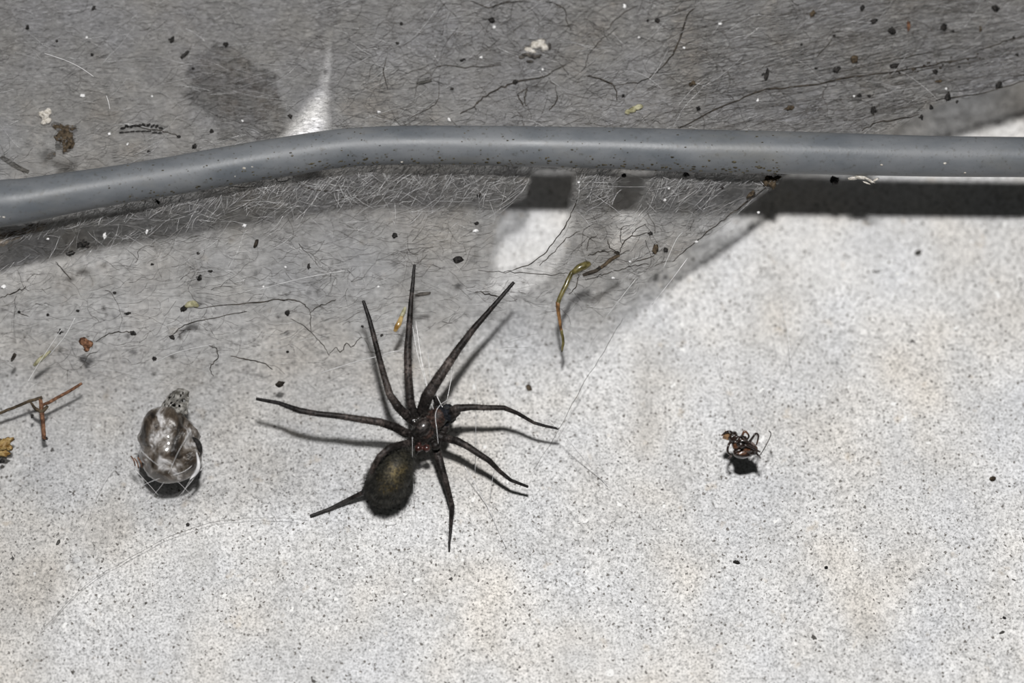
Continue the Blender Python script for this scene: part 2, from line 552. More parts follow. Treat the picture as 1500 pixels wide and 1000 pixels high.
def density(X, Y):
    base = np.interp(Y, [-400, 0, 190, 250, 330, 420, 520, 600, 700, 800, 1000],
                     [0.76, 0.72, 0.66, 0.52, 0.45, 0.385, 0.345, 0.29, 0.23, 0.16, 0.08])
    # thinner towards the right below the cable: the felt frays out under the spider
    right = sstep(X, 430, 800) * sstep(Y, 400, 560)
    base = base * (1 - 0.86 * right)
    base = base * (1 - 0.25 * sstep(X, 300, 560) * sstep(Y, 520, 640))
    base = base * (1 - 0.35 * np.exp(-(((X - 30) / 75) ** 2 + ((Y - 245) / 45) ** 2)))
    base = base * (1 - 0.30 * np.exp(-(((X - 452) / 30) ** 2 + ((Y - 165) / 50) ** 2)))
    base = base * (1 - 0.16 * np.exp(-(((X - 350) / 70) ** 2 + ((Y - 135) / 55) ** 2) ** 2))
    base = base + 0.14 * np.exp(-(((X - 870) / 32) ** 2 + ((Y - 300) / 60) ** 2))
    base = base * (1 - 0.55 * np.exp(-(((X - 1075) / 38) ** 2 + ((Y - 283) / 16) ** 2)))
    base = base * (1 - 0.25 * np.exp(-(((X - 600) / 180) ** 2 + ((Y - 250) / 12) ** 2)))
    under = np.interp(X, [0, 34, 100, 170, 255, 340, 500, 700, 1150], [335, 328, 316, 300, 287, 272, 246, 243, 255])
    base = base * (1 - np.interp(X, [0, 250, 500, 1100], [0.42, 0.38, 0.22, 0.2]) * np.exp(-((Y - under - 36) / 24) ** 2))
    for cx, cy, r in ((793, 138, 24), (578, 8, 28), (785, 66, 15)):
        d = np.hypot(X - cx, Y - cy)
        base = base * (1 - 0.12 * (1 - sstep(d, r - 3, r + 2)))
    e = sdf(X, Y, OUTLINE)
    soft = np.interp(Y, [0, 300, 460, 620, 760], [6, 5, 22, 60, 40])
    m = np.clip((e + 3) / soft, 0, 1)
    # the right margin is rolled into a thicker hem
    base = base + 0.30 * np.exp(-((e - 6) / 6.0) ** 2) * sstep(X, 900, 960) * (1 - sstep(Y, 400, 470))
    ha = sdf(X, Y, HOLE_A); hb = sdf(X, Y, HOLE_B)
    m = m * np.clip((-ha + 2) / 6, 0, 1) * (0.25 + 0.75 * np.clip((-hb + 2) / 8, 0, 1))
    return np.clip(base * m, 0, 0.97)


WEB = thing('spider_web', on_sheet(700, 300), 'dirty grey sheet of spider silk stretched over the concrete, littered with specks', 'spider web')


def make_sheet():
    xs = np.concatenate([np.arange(-420, -40, 20), np.arange(-40, 1560, 5), np.arange(1560, 2001, 20)]).astype(float)
    ys = np.concatenate([np.arange(-400, -40, 20), np.arange(-40, 860, 5), np.arange(860, 1041, 15)]).astype(float)
    X, Y = np.meshgrid(xs, ys)
    D = density(X, Y)
    H = sheet_h(X, Y)
    d = FWD[None, None] + ((X - 750) / FPX)[..., None] * RIGHT - ((Y - 500) / FPX)[..., None] * UP
    P = CAM + d * ((H - CAM[2]) / d[..., 2])[..., None]
    ny, nx = X.shape
    idx = np.arange(ny * nx).reshape(ny, nx)
    quad = np.stack([idx[1:, :-1], idx[1:, 1:], idx[:-1, 1:], idx[:-1, :-1]], -1).reshape(-1, 4)
    dd = D.reshape(-1)
    keep = dd[quad].max(1) > 0.012
    quad = quad[keep]
    used = np.unique(quad)
    remap = -np.ones(ny * nx, int); remap[used] = np.arange(len(used))
    V = P.reshape(-1, 3)[used]
    mb = MB(); mb.v = [tuple(p) for p in V]; mb.f = [tuple(q) for q in remap[quad]]
    o = mb.build('silk_sheet', M['sheet'], WEB)
    a = o.data.attributes.new('felt', 'FLOAT', 'POINT')
    a.data.foreach_set('value', dd[used].astype(np.float32))
    # a bright fold of thick clean silk pulled up beside the cable
    mb = MB(); dens = []
    rows = 34; cols = 13
    for j in range(rows + 1):
        v = j / rows
        yc = 45 + 158 * v
        xc = 484 - 12 * v - 22 * max(0, v - 0.4) ** 1.2 * 1.8
        half = 4 + 11 * v + 32 * max(0, v - 0.45) ** 1.3 * 1.6
        for i in range(cols + 1):
            u = 2 * i / cols - 1
            mb.v.append(tuple(on_sheet(xc + u * half - (10 * v if u < 0 else 0) * -u, yc, 0.0004 + 0.0008 * (1 - u * u) * v)))
            k = (1 - u * u) ** 1.4 * (0.07 + 1.05 * v ** 1.7) * (1 - 0.45 * math.exp(-((v - 0.52) / 0.06) ** 2))
            k *= 1 - 0.5 * max(0, -u) * (1 - v)
            dens.append(max(0, k))
    for j in range(rows):
        for i in range(cols):
            a0 = j * (cols + 1) + i
            mb.f.append((a0 + cols + 1, a0 + cols + 2, a0 + 1, a0))
    o = mb.build('silk_fold', M['fold'], WEB)
    o['label'] = 'white fold of thick silk'
    a = o.data.attributes.new('felt', 'FLOAT', 'POINT')
    a.data.foreach_set('value', np.array(dens, np.float32))

make_sheet()


_GX, _GY = np.meshgrid(np.arange(-200, 1700, 4.0), np.arange(-200, 1000, 4.0))
_GD = density(_GX, _GY)


def dens1(x, y):
    j = int((y + 200) / 4); i = int((x + 200) / 4)
    if j < 0 or i < 0 or j >= _GD.shape[0] or i >= _GD.shape[1]: return 0.0
    return float(_GD[j, i])


def strands():
    """the countless single threads: pale ones over the dark gap below the cable, sooty ones in the felt"""
    pale = MB(); dull = MB(); soot = MB()

    def thread(mb, x, y, ang, length, r, wig, lift, n=6):
        path = []
        a = ang
        for k in range(n + 1):
            path.append((x, y))
            x += math.cos(a) * length / n; y -= math.sin(a) * length / n
            a += rng.gauss(0, wig)
        if any(dens1(*q) < 0.1 for q in path): return
        pts = [on_sheet(q[0], q[1], lift * math.sin(math.pi * k / n) + 0.00008) for k, q in enumerate(path)]
        mb.tube(pts, [r * MPP] * len(pts), 3, False)

    # pale tangle under the cable
    for k in range(3200):
        x = rng.uniform(-60, 1150)
        c = np.interp(x, [0, 34, 100, 170, 255, 340, 500, 700, 1150], [340, 335, 322, 305, 292, 278, 252, 250, 262])
        y = c + abs(rng.gauss(0, 34)) - 6
        if dens1(x, y) < 0.3: continue
        ang = rng.gauss(0.8, 0.35) if rng.random() < 0.7 else rng.uniform(0, math.pi)
        ln = rng.uniform(8, 40)
        if dens1(x + math.cos(ang) * ln, y - math.sin(ang) * ln) < 0.2: continue
        thread(pale if rng.random() < 0.4 else dull, x, y, ang, ln, rng.uniform(0.12, 0.30), 0.10, rng.uniform(0, 0.0008))
    # threads of the felt
    for k in range(3600):
        x = rng.uniform(-60, 1540); y = rng.uniform(-50, 620)
        if dens1(x, y) < rng.uniform(0.08, 0.5): continue
        ang = rng.gauss(0.12 + (0.18 if x > 900 else 0), 0.35)
        thread(dull if rng.random() < 0.75 else pale, x, y, ang, rng.uniform(15, 80), rng.uniform(0.12, 0.26), 0.10, rng.uniform(0, 0.0003))
    for k in range(9000):
        x = rng.uniform(-60, 1540); y = rng.uniform(-50, 540)
        if x < 450 and y < 220 and rng.random() < 0.6: continue
        if dens1(x, y) < rng.uniform(0.2, 0.55): continue
        ang = rng.gauss(0.12 + (0.2 if x > 900 else 0), 0.35)
        thread(soot, x, y, ang, rng.uniform(6, 42), rng.uniform(0.10, 0.26), 0.26, 0, 6)
    for k in range(1500):
        x = rng.uniform(960, 1520); y = rng.uniform(-20, 200)
        if dens1(x, y) < 0.3: continue
        thread(soot if rng.random() < 0.75 else dull, x, y, rng.gauss(0.2, 0.09), rng.uniform(25, 110), rng.uniform(0.10, 0.22), 0.05, 0, 8)
    tag(pale.build('pale_threads', M['silk'], WEB), 'fine white silk threads', None, None, 'stuff')
    tag(dull.build('grey_threads', M['silk_dull'], WEB), 'fine grey silk threads', None, None, 'stuff')
    # sooty branching cracks
    def branch(x, y, ang, length, r, depth):
        pts = []; rr = []
        n = max(4, int(length / 5))
        kids = []
        for k in range(n + 1):
            pts.append(on_sheet(x, y, 0.0001)); rr.append(max(0.12, r * (1 - 0.75 * k / n)) * MPP)
            x += math.cos(ang) * length / n; y -= math.sin(ang) * length / n
            ang += rng.gauss(0, 0.33)
            if depth and rng.random() < 0.16: kids.append((x, y, ang + rng.choice((-1, 1)) * rng.uniform(0.4, 1.2), length * rng.uniform(0.25, 0.6), r * 0.7, depth - 1))
        if dens1(x, y) > 0.15: soot.tube(pts, rr, 3, False)
        for q in kids: branch(*q)
    for k in range(300):
        if rng.random() < 0.7: x, y = rng.uniform(500, 1520), rng.uniform(-30, 190)
        elif rng.random() < 0.5: x, y = rng.uniform(0, 760), rng.uniform(330, 520)
        else: x, y = rng.uniform(840, 1050), rng.uniform(320, 400)
        if dens1(x, y) < 0.25: continue
        branch(x, y, rng.choice((0, math.pi)) + rng.gauss(0.2, 0.6), rng.uniform(18, 75), rng.uniform(0.25, 0.6), 2)
    tag(soot.build('sooty_threads', M['dirty_grey'], WEB), 'fine dark dirty threads', None, None, 'stuff')

strands()

DARK = [
    (1.25, [(995, 188), (1050, 160), (1100, 138), (1130, 130), (1170, 127), (1250, 113), (1330, 101), (1380, 92), (1432, 84)]),
    (0.7, [(1425, 78), (1455, 66), (1480, 58), (1510, 50)]),
    (0.5, [(1225, 106), (1300, 90), (1360, 76), (1410, 66)]),
    (0.5, [(1300, 116), (1360, 100), (1420, 92), (1480, 80)]),
    (1.15, [(965, 103), (985, 80), (998, 52), (1006, 24), (1018, 11)]),
    (1.05, [(676, 166), (697, 153), (704, 146), (730, 130), (755, 121), (790, 114), (806, 107), (830, 93)]),
    (0.7, [(700, 148), (696, 154), (697, 163)]),
    (1.0, [(757, 138), (762, 147), (767, 155)]),
    (0.9, [(772, 130), (769, 142), (771, 155)]),
    (0.6, [(758, 138), (766, 133), (773, 129)]),
    (0.9, [(817, 140), (813, 150), (805, 161)]),
    (0.45, [(803, 114), (813, 126), (816, 142)]),
    (1.0, [(860, 112), (880, 116), (900, 126), (905, 147)]),
    (0.65, [(900, 125), (935, 120), (960, 107), (968, 100)]),
    (0.6, [(1195, 85), (1212, 67), (1222, 52)]),
    (0.6, [(1222, 55), (1240, 53), (1262, 50)]),
    (0.95, [(1262, 191), (1285, 180), (1310, 175), (1345, 168)]),
    (0.8, [(1370, 146), (1440, 136), (1500, 118)]),
    (0.9, [(285, 451), (350, 445), (400, 440), (432, 440), (446, 446), (455, 458)]),
    (0.75, [(455, 458), (465, 449), (478, 444), (492, 439)]),
    (0.6, [(455, 458), (455, 470), (456, 484)]),
    (0.6, [(425, 466), (445, 478), (462, 493), (475, 507), (482, 520)]),
    (0.7, [(482, 520), (493, 509), (499, 515), (508, 503), (515, 508), (526, 496), (531, 494)]),
    (0.7, [(250, 496), (262, 482), (280, 473), (310, 466), (362, 456)]),
    (0.75, [(305, 505), (317, 511), (319, 524), (308, 538), (313, 552)]),
    (0.9, [(337, 520), (360, 527), (380, 530), (400, 541)]),
    (0.75, [(142, 500), (165, 487), (186, 486), (197, 489)]),
    (0.85, [(738, 398), (773, 388), (801, 368), (823, 338), (834, 318), (846, 292)]),
    (0.6, [(700, 396), (740, 398), (775, 400), (808, 402), (832, 399)]),
    (1.0, [(697, 427), (715, 431), (736, 437)]),
    (0.6, [(790, 388), (808, 372), (830, 350), (850, 338)]),
    (0.8, [(907, 372), (896, 364), (889, 352)]),
    (0.8, [(907, 372), (912, 358), (925, 346), (950, 342)]),
    (0.8, [(904, 370), (880, 368), (862, 374)]),
    (0.6, [(912, 358), (908, 345), (914, 332), (930, 328)]),
    (0.6, [(925, 346), (932, 336), (946, 328)]),
    (0.7, [(925, 383), (942, 381), (960, 373)]),
    (0.7, [(857, 410), (870, 407), (882, 402), (898, 398)]),
    (0.7, [(898, 398), (915, 393), (935, 388), (950, 386)]),
    (0.75, [(848, 402), (844, 418), (834, 432)]),
    (0.55, [(860, 368), (862, 352), (876, 345)]),
    (0.6, [(635, 94), (680, 98), (735, 95)]),
    (0.6, [(935, 8), (915, 18), (895, 36), (888, 46)]),
    (0.55, [(905, 40), (880, 60), (862, 80), (857, 98)]),
    (0.6, [(566, 84), (562, 105), (568, 130)]),
    (0.5, [(588, 180), (620, 162), (640, 150), (645, 110)]),
    (0.8, [(82, 383), (90, 393), (104, 410)]),
    (0.8, [(403, 262), (412, 266), (425, 262)]),
    (0.6, [(330, 270), (350, 274), (375, 273)]),
    (0.6, [(430, 265), (460, 278), (500, 280)]),
    (0.7, [(28, 457), (34, 461), (42, 463)]),
    (0.8, [(205, 187), (225, 189), (245, 193), (262, 200)]),
    (0.9, [(0, 436), (20, 428), (38, 420)]),
    (0.9, [(690, 2), (712, 10), (726, 9), (740, 3), (765, 2)]),
    (0.6, [(800, 2), (826, 12), (830, 30), (836, 44)]),
    (0.28, [(60, 925), (125, 858), (205, 808), (285, 772), (365, 758), (450, 762)]),  # lower-left shadow of the sheet's edge, drawn in as a thin dark thread
    (0.35, [(912, 466), (884, 515), (850, 570), (820, 625), (780, 690)]),  # faint diagonal shadow of an edge thread, put in as dark geometry
    (1.0, [(1140, 262), (1112, 282), (1080, 306), (1060, 322)]),
    (0.7, [(1060, 322), (1030, 345), (1012, 360), (985, 384)]),
]
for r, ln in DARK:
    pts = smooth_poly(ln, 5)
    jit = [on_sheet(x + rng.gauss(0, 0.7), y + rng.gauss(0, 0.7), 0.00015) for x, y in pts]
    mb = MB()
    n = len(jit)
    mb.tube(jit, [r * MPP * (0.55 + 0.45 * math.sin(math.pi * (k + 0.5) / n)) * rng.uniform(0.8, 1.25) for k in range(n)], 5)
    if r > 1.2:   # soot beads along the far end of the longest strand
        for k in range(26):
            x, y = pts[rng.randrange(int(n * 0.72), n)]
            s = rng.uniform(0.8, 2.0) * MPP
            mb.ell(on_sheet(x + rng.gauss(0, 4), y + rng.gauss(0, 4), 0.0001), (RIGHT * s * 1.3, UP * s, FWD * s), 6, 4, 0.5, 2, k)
    mb.build('dirty_or_shadow_strand', M['dirty'], WEB)

# clean single threads that carry the spider and the prey; each line: points (px, py, height over the focus plane in mm)
CLEAN = [
    (0.41, [(609, 470, .5), (618, 530, 1.2), (632, 590, 2.2), (640, 610, 2.3)]),
    (0.41, [(627, 515, .5), (632, 560, 1.6), (650, 600, 2.2)]),
    (0.35, [(604, 475, .5), (612, 520, 1), (628, 575, 2)]),
    (0.41, [(661, 583, .8), (646, 592, 2.6), (638, 606, 3.0), (640, 630, 3.4), (642, 650, 2.8)]),
    (0.33, [(697, 552, 0.3), (697, 620, 1.4), (696, 692, -1.2)]),
    (0.33, [(604, 640, 3.0), (605, 700, 1.2), (610, 775, -3.2)]),
    (0.49, [(681, 683, 0.2), (708, 730, -1.5), (742, 803, -5.2)]),
    (0.33, [(724, 688, 0), (719, 716, -.8), (716, 750, -3.0)]),
    (0.49, [(800, 612, .4), (820, 630, .8), (850, 666, -1), (890, 712, -3.6)]),
    (0.49, [(1007, 378, 0), (985, 408, 0), (955, 446, -2)]),
    (0.45, [(930, 410, 0), (905, 442, -1), (880, 474, -3)]),
    (0.41, [(876, 488, -3), (868, 500, -4), (862, 512, -5)]),
    (0.44, [(470, 546, 0), (520, 530, .6), (548, 523, 1.6), (580, 514, 1.2), (602, 517, 1.6)]),
    (0.39, [(40, 560, 0), (62, 524, 0), (90, 482, 0)]),
    (0.44, [(72, 520, 0), (95, 492, 0), (110, 465, 0)]),
    (0.39, [(225, 531, 0), (262, 515, 0), (312, 504, 0)]),
    (0.39, [(380, 424, 0), (440, 408, 0), (505, 396, 0)]),
    (0.44, [(65, 78, 0), (95, 88, 0), (118, 99, 0), (137, 112, 0)]),
    (0.39, [(156, 140, 0), (159, 150, 0), (161, 160, 0)]),
    (0.33, [(655, 585, 1), (662, 548, .5), (668, 500, 0)]),
    (0.31, [(1145, 430, -6), (1152, 470, -5), (1160, 540, -4)]),
    (0.31, [(1088, 640, .6), (1080, 604, 0), (1050, 520, -4.5)]),
    (0.31, [(1100, 640, .6), (1128, 560, -2), (1180, 480, -8)]),
    (0.33, [(1000, 340, 0), (990, 352, 0), (972, 392, 0)]),
    (0.33, [(205, 712, 2.4), (235, 700, 3.8), (270, 690, 4.2), (296, 668, 2.4)]),
    (0.39, [(255, 735, -1), (272, 715, 2.4), (292, 690, 3.0), (303, 676, 1.4)]),
    (0.33, [(215, 735, -1.5), (240, 706, 3.4), (262, 660, 5.4), (280, 630, 3.6)]),
    (0.33, [(190, 640, 2.4), (215, 668, 5.0), (255, 700, 3.6), (290, 735, -2)]),
    (0.33, [(262, 735, -2.2), (278, 704, 2.6), (300, 684, 1.4)]),
    (0.33, [(150, 640, -1), (200, 690, 1), (232, 725, -1)]),
    (0.30, [(120, 780, -3.0), (155, 700, -2), (178, 668, -1)]),
]
for r, ln in CLEAN:
    pts = smooth_poly(ln, 6)
    mb = MB()
    mb.tube([at(x, y, max(0.0003, hf(y) + w / 1000)) for x, y, w in pts], r * MPP, 4)
    mb.build('silk_strand', M['silk'], WEB)

# ------------------------------------------------------------------ the spider
# legs: (px, py, mm over the focus plane, radius px)
LEGS = [
    [(618, 620, 1.0, 6.0), (606, 606, 1.6, 6.4), (601, 588, 2.0, 6.6), (598, 550, 2.2, 6.0), (597, 515, 1.9, 5.6), (600, 470, 1.0, 4.6), (602, 440, .5, 3.6), (605, 412, .2, 2.9), (607, 387, 0, 2.3)],
    [(612, 624, .8, 6.2), (598, 611, 1.6, 6.8), (584, 597, 2.6, 6.8), (571, 578, 3.0, 5.8), (563, 552, 2.6, 5.0), (555, 522, 1.6, 4.4), (548, 494, .9, 4.0), (541, 467, .4, 3.4), (532, 440, 0, 2.6)],
    [(612, 634, .8, 6.0), (594, 634, 1.6, 6.6), (578, 625, 2.4, 6.6), (556, 618, 3.2, 6.0), (528, 614, 3.8, 5.4), (496, 609, 4.0, 4.8), (466, 606, 4.0, 4.4), (438, 601, 3.8, 4.8), (408, 590, 3.2, 3.2), (375, 584, 2.4, 2.4)],
    [(614, 644, 0.8, 6.2), (594, 650, 2.6, 6.0), (572, 655, 4.0, 5.4), (556, 668, 4.6, 4.8), (546, 686, 4.2, 4.4), (541, 704, 2.4, 4.0), (532, 721, -0.4, 3.8), (508, 733, -1.5, 3.7), (484, 745, -1.9, 3.2), (454, 756, -2.0, 2.6)],
    [(630, 618, 1.0, 7.0), (619, 600, 2.2, 8.6), (626, 580, 3.0, 9.2), (641, 556, 3.2, 8.0), (657, 532, 2.8, 6.8), (672, 510, 2.2, 5.8), (694, 481, 1.4, 4.8), (716, 456, .8, 3.9), (735, 434, .3, 3.2), (753, 413, 0, 2.6)],
    [(640, 620, 0.6, 6.4), (652, 608, 1.6, 6.8), (668, 598, 2.4, 6.2), (690, 596, 2.6, 4.9), (714, 597, 2.4, 4.2), (738, 597, 2.1, 3.9), (758, 605, 1.6, 3.1), (782, 619, 1.1, 2.6), (800, 624, .9, 2.3), (819, 628, .7, 2.0)],
    [(636, 634, 0.6, 6.4), (652, 641, 1.4, 6.6), (668, 645, 2.0, 6.0), (684, 653, 2.4, 5.2), (702, 665, 2.4, 4.8), (716, 674, 2.2, 4.4), (732, 690, 1.6, 3.4), (748, 703, 1.2, 2.8), (774, 713, .6, 2.2)],
    [(630, 642, 0.4, 6.4), (640, 660, .4, 6.8), (646, 682, .6, 5.8), (652, 702, .6, 4.9), (658, 724, .2, 4.2), (662, 741, -.1, 4.3), (661, 756, -.6, 3.4), (660, 776, -1.2, 2.6), (658, 795, -1.6, 2.0), (658, 807, -1.9, 1.6)],
]


def leg_points(leg, n=6):
    out = []
    p = [np.asarray(q, float) for q in leg]
    fine = [p[i] + (p[i + 1] - p[i]) * k / n for i in range(len(p) - 1) for k in range(n)] + [p[-1]]
    for x, y, w, r in fine:
        out.append((at(x, y, max(0.0004, hf(y) + w / 1000)), r * MPP))
    return out


def tint_mesh(o, cols, gloss=None):
    a = o.data.attributes.new('tint', 'FLOAT_COLOR', 'POINT')
    c = np.ones((len(cols), 4), np.float32); c[:, :3] = cols
    if gloss is not None: c[:, 3] = gloss
    a.data.foreach_set('color', c.reshape(-1))


def make_spider():
    mb = MB()
    seg = []            # (point, fraction along, leg id)
    for li, leg in enumerate(LEGS):
        pr = leg_points(leg)
        mb.tube([p for p, r in pr], [r for p, r in pr], 10)
        for p, r in pr[1:-1:6]:
            mb.ell(p, (RIGHT * r * 1.08, UP * r * 1.08, FWD * r * 1.08), 8, 6)
        for k, (p, r) in enumerate(pr): seg.append((p, k / (len(pr) - 1), li))
    zf = lambda y, w: hf(y) + w / 1000
    # head-thorax: dome with a narrower head towards the upper right
    P, ex, ey, ez = frame(623, 630, zf(630, 1.6), 50)
    mb.ell(P, (ex * 27, ey * 19, ez * 15), 20, 14)
    P2, ex, ey, ez = frame(640, 612, zf(612, 1.8), 50)
    mb.ell(P2, (ex * 20, ey * 15, ez * 13), 16, 12)
    P3, ex, ey, ez = frame(619, 627, zf(627, 2.6), 50)
    mb.ell(P3, (ex * 15, ey * 12, ez * 8), 16, 12)
    # jaws and feelers
    for x, y, a in ((652, 601, 35), (656, 613, 10)):
        Pj, ex, ey, ez = frame(x, y, zf(y, 0.6), a); mb.ell(Pj, (ex * 13, ey * 8.5, ez * 8), 12, 8)
    palp = [[(648, 612, 1.2, 5), (660, 612, 1.8, 4.8), (667, 607, 2.2, 4.8), (673, 603, 2.0, 3.6)],
            [(640, 602, 1.2, 4.6), (640, 590, 2.0, 4.4), (636, 580, 2.2, 3.4)]]
    for q in palp:
        pr = leg_points(q, 4); mb.tube([p for p, r in pr], [r for p, r in pr], 10)
    # hip joints behind the dome
    for x, y, w, r in ((613, 656, 2.6, 6.2), (625, 656, 2.6, 6.2), (638, 652, 1.8, 7.5), (604, 644, 1.6, 7), (607, 618, 1.4, 7), (645, 640, 1.2, 8), (650, 627, 0.8, 9)):
        Pc, ex, ey, ez = frame(x, y, zf(y, w), 0); mb.ell(Pc, (ex * r, ey * r, ez * r), 10, 8)
    # waist and abdomen
    Pw, ex, ey, ez = frame(606, 660, zf(660, 1.4), 50); mb.ell(Pw, (ex * 14, ey * 8, ez * 8), 10, 8)
    Pa, ax, ay, az = frame(573, 696, zf(696, 2.0), 62)
    mb.ell(Pa, (ax * 45, ay * 30, az * 29), 28, 20)
    Pb, bx, by, bz = frame(565, 716, zf(716, 1.0), 62); mb.ell(Pb, (bx * 20, by * 18, bz * 18), 16, 12)
    for x, y in ((551, 735), (558, 739)):
        Ps, ex, ey, ez = frame(x, y, zf(y, 0.4), 50); mb.ell(Ps, (ex * 7, ey * 4, ez * 4), 8, 6)
    rm = remeshed(mb, 0.10, 3)
    V = np.array(rm.v)
    root = rm.build('spider', attr_mat('spider_skin', 0.5, 0.22, 2900, 0.22, 2.3, 0.45, 0.9), origin=at(620, 640, 0.0))
    # colour of the skin
    S = np.array([p for p, _, _ in seg]); T = np.array([t for _, t, _ in seg]); Lid = np.array([l for _, _, l in seg])
    cols = np.zeros((len(V), 3))
    dc = np.linalg.norm((V - Pa) @ np.linalg.inv(np.array([ax * 47, ay * 32, az * 30])), axis=1)
    dcar = np.minimum(np.linalg.norm(V - P, axis=1), np.linalg.norm(V - P2, axis=1))
    for i0 in range(0, len(V), 4000):
        v = V[i0:i0 + 4000]
        d = np.linalg.norm(v[:, None, :] - S[None], axis=2)
        k = d.argmin(1)
        t = T[k]; li = Lid[k]
        base = np.array([0.0165, 0.0135, 0.0125])[None] * np.ones((len(v), 1))
        band = 0.5 + 0.5 * np.sin(t * 34 + li * 1.3)
        base = base * (0.6 + 1.5 * band[:, None] ** 6)
        pale = np.clip(1 - np.abs(t - 0.42) / 0.16, 0, 1) * np.where(li < 5, 1, 0.35)
        base = base + np.array([0.030, 0.024, 0.021]) * pale[:, None]
        base = np.where((t > 0.8)[:, None], np.array([0.013, 0.012, 0.012]), base)
        dd = d.min(1)
        ab = (dc[i0:i0 + 4000] < 1.12) & (dd > 6.2 * MPP)
        loc = (v - Pa)
        u = loc @ (ax / (ax @ ax)) / 47; w = loc @ (ay / (ay @ ay)) / 32
        chev = 0.5 + 0.5 * np.sin((u * 9.0 - np.abs(w) * 5.0))
        patch = np.exp(-((u + 0.02) / 0.52) ** 2 - ((w + 0.12) / 0.42) ** 2)
        acol = np.array([0.012, 0.012, 0.010]) + patch[:, None] * (np.array([0.036, 0.027, 0.010]) + np.array([0.065, 0.046, 0.014]) * chev[:, None] ** 2)
        base = np.where(ab[:, None], acol, base)
        ca = (dcar[i0:i0 + 4000] < 17 * MPP) & (dd > 5 * MPP) & ~ab
        base = np.where(ca[:, None], np.array([0.028, 0.017, 0.014]), base)
        cols[i0:i0 + 4000] = base
    for x, y in ((613, 656), (626, 656)):
        Pc = at(x, y, zf(y, 2.6)); m = np.linalg.norm(V - Pc, axis=1) < 8.5 * MPP
        cols[m] = (0.035, 0.012, 0.010)
    m = (np.linalg.norm(V - at(650, 605, zf(605, 1.0)), axis=1) < 20 * MPP)
    cols[m] = np.array([0.008, 0.009, 0.012])
    gloss = np.clip(1 - np.linalg.norm(V - P3, axis=1) / (26 * MPP), 0, 1) ** 0.5
    for x, y in ((613, 656), (625, 656)):
        gloss = np.maximum(gloss, (np.linalg.norm(V - at(x, y, zf(y, 2.6)), axis=1) < 8 * MPP) * 1.0)
    gloss = np.where(dc < 1.12, 0.0, gloss)
    tint_mesh(root, cols, gloss)
    tag(root, 'large dark brown spider with spread banded legs and olive-patched abdomen', 'spider')
    # hair
    tri = np.array([q[:3] for q in rm.f])
    A = V[tri]
    nrm = np.cross(A[:, 1] - A[:, 0], A[:, 2] - A[:, 0]); ar = np.linalg.norm(nrm, axis=1); nrm = nrm / (ar[:, None] + 1e-15)
    cen = A.mean(1)
    dcc = np.linalg.norm((cen - Pa) @ np.linalg.inv(np.array([ax * 47, ay * 32, az * 30])), axis=1)
    u = (cen - Pa) @ (ax / (ax @ ax)) / 47
    wgt = ar * np.where(dcc < 1.15, np.where(u < -0.1, 5.0, 1.6), 1.0)
    pick = nrng.choice(len(tri), 9000, p=wgt / wgt.sum())
    hb = MB()
    back = -(ax / np.linalg.norm(ax))
    for q in pick:
        n = nrm[q]; p = cen[q]
        ab = dcc[q] < 1.15
        ln = (rng.uniform(4, 12) if ab else rng.uniform(2.0, 5.0)) * MPP
        dr = n + np.array([rng.gauss(0, .35) for _ in range(3)]) + (back * 0.7 if ab else 0)
        dr = dr / np.linalg.norm(dr)
        sd = np.cross(dr, FWD); sd = sd / (np.linalg.norm(sd) + 1e-12)
        w = 0.28 * MPP
        up2 = np.cross(dr, sd)
        hb.add([p + sd * w, p - sd * w * .5 + up2 * w, p - sd * w * .5 - up2 * w, p + dr * ln], [(0, 1, 3), (1, 2, 3), (2, 0, 3)])
    tag(hb.build('hair', simple_mat('spider_hair', (0.014, 0.014, 0.013), (0.07, 0.068, 0.06), 1200, 0.6, 0.3), root, smooth=False),
        'short dark bristles', None, None, 'stuff')

make_spider()

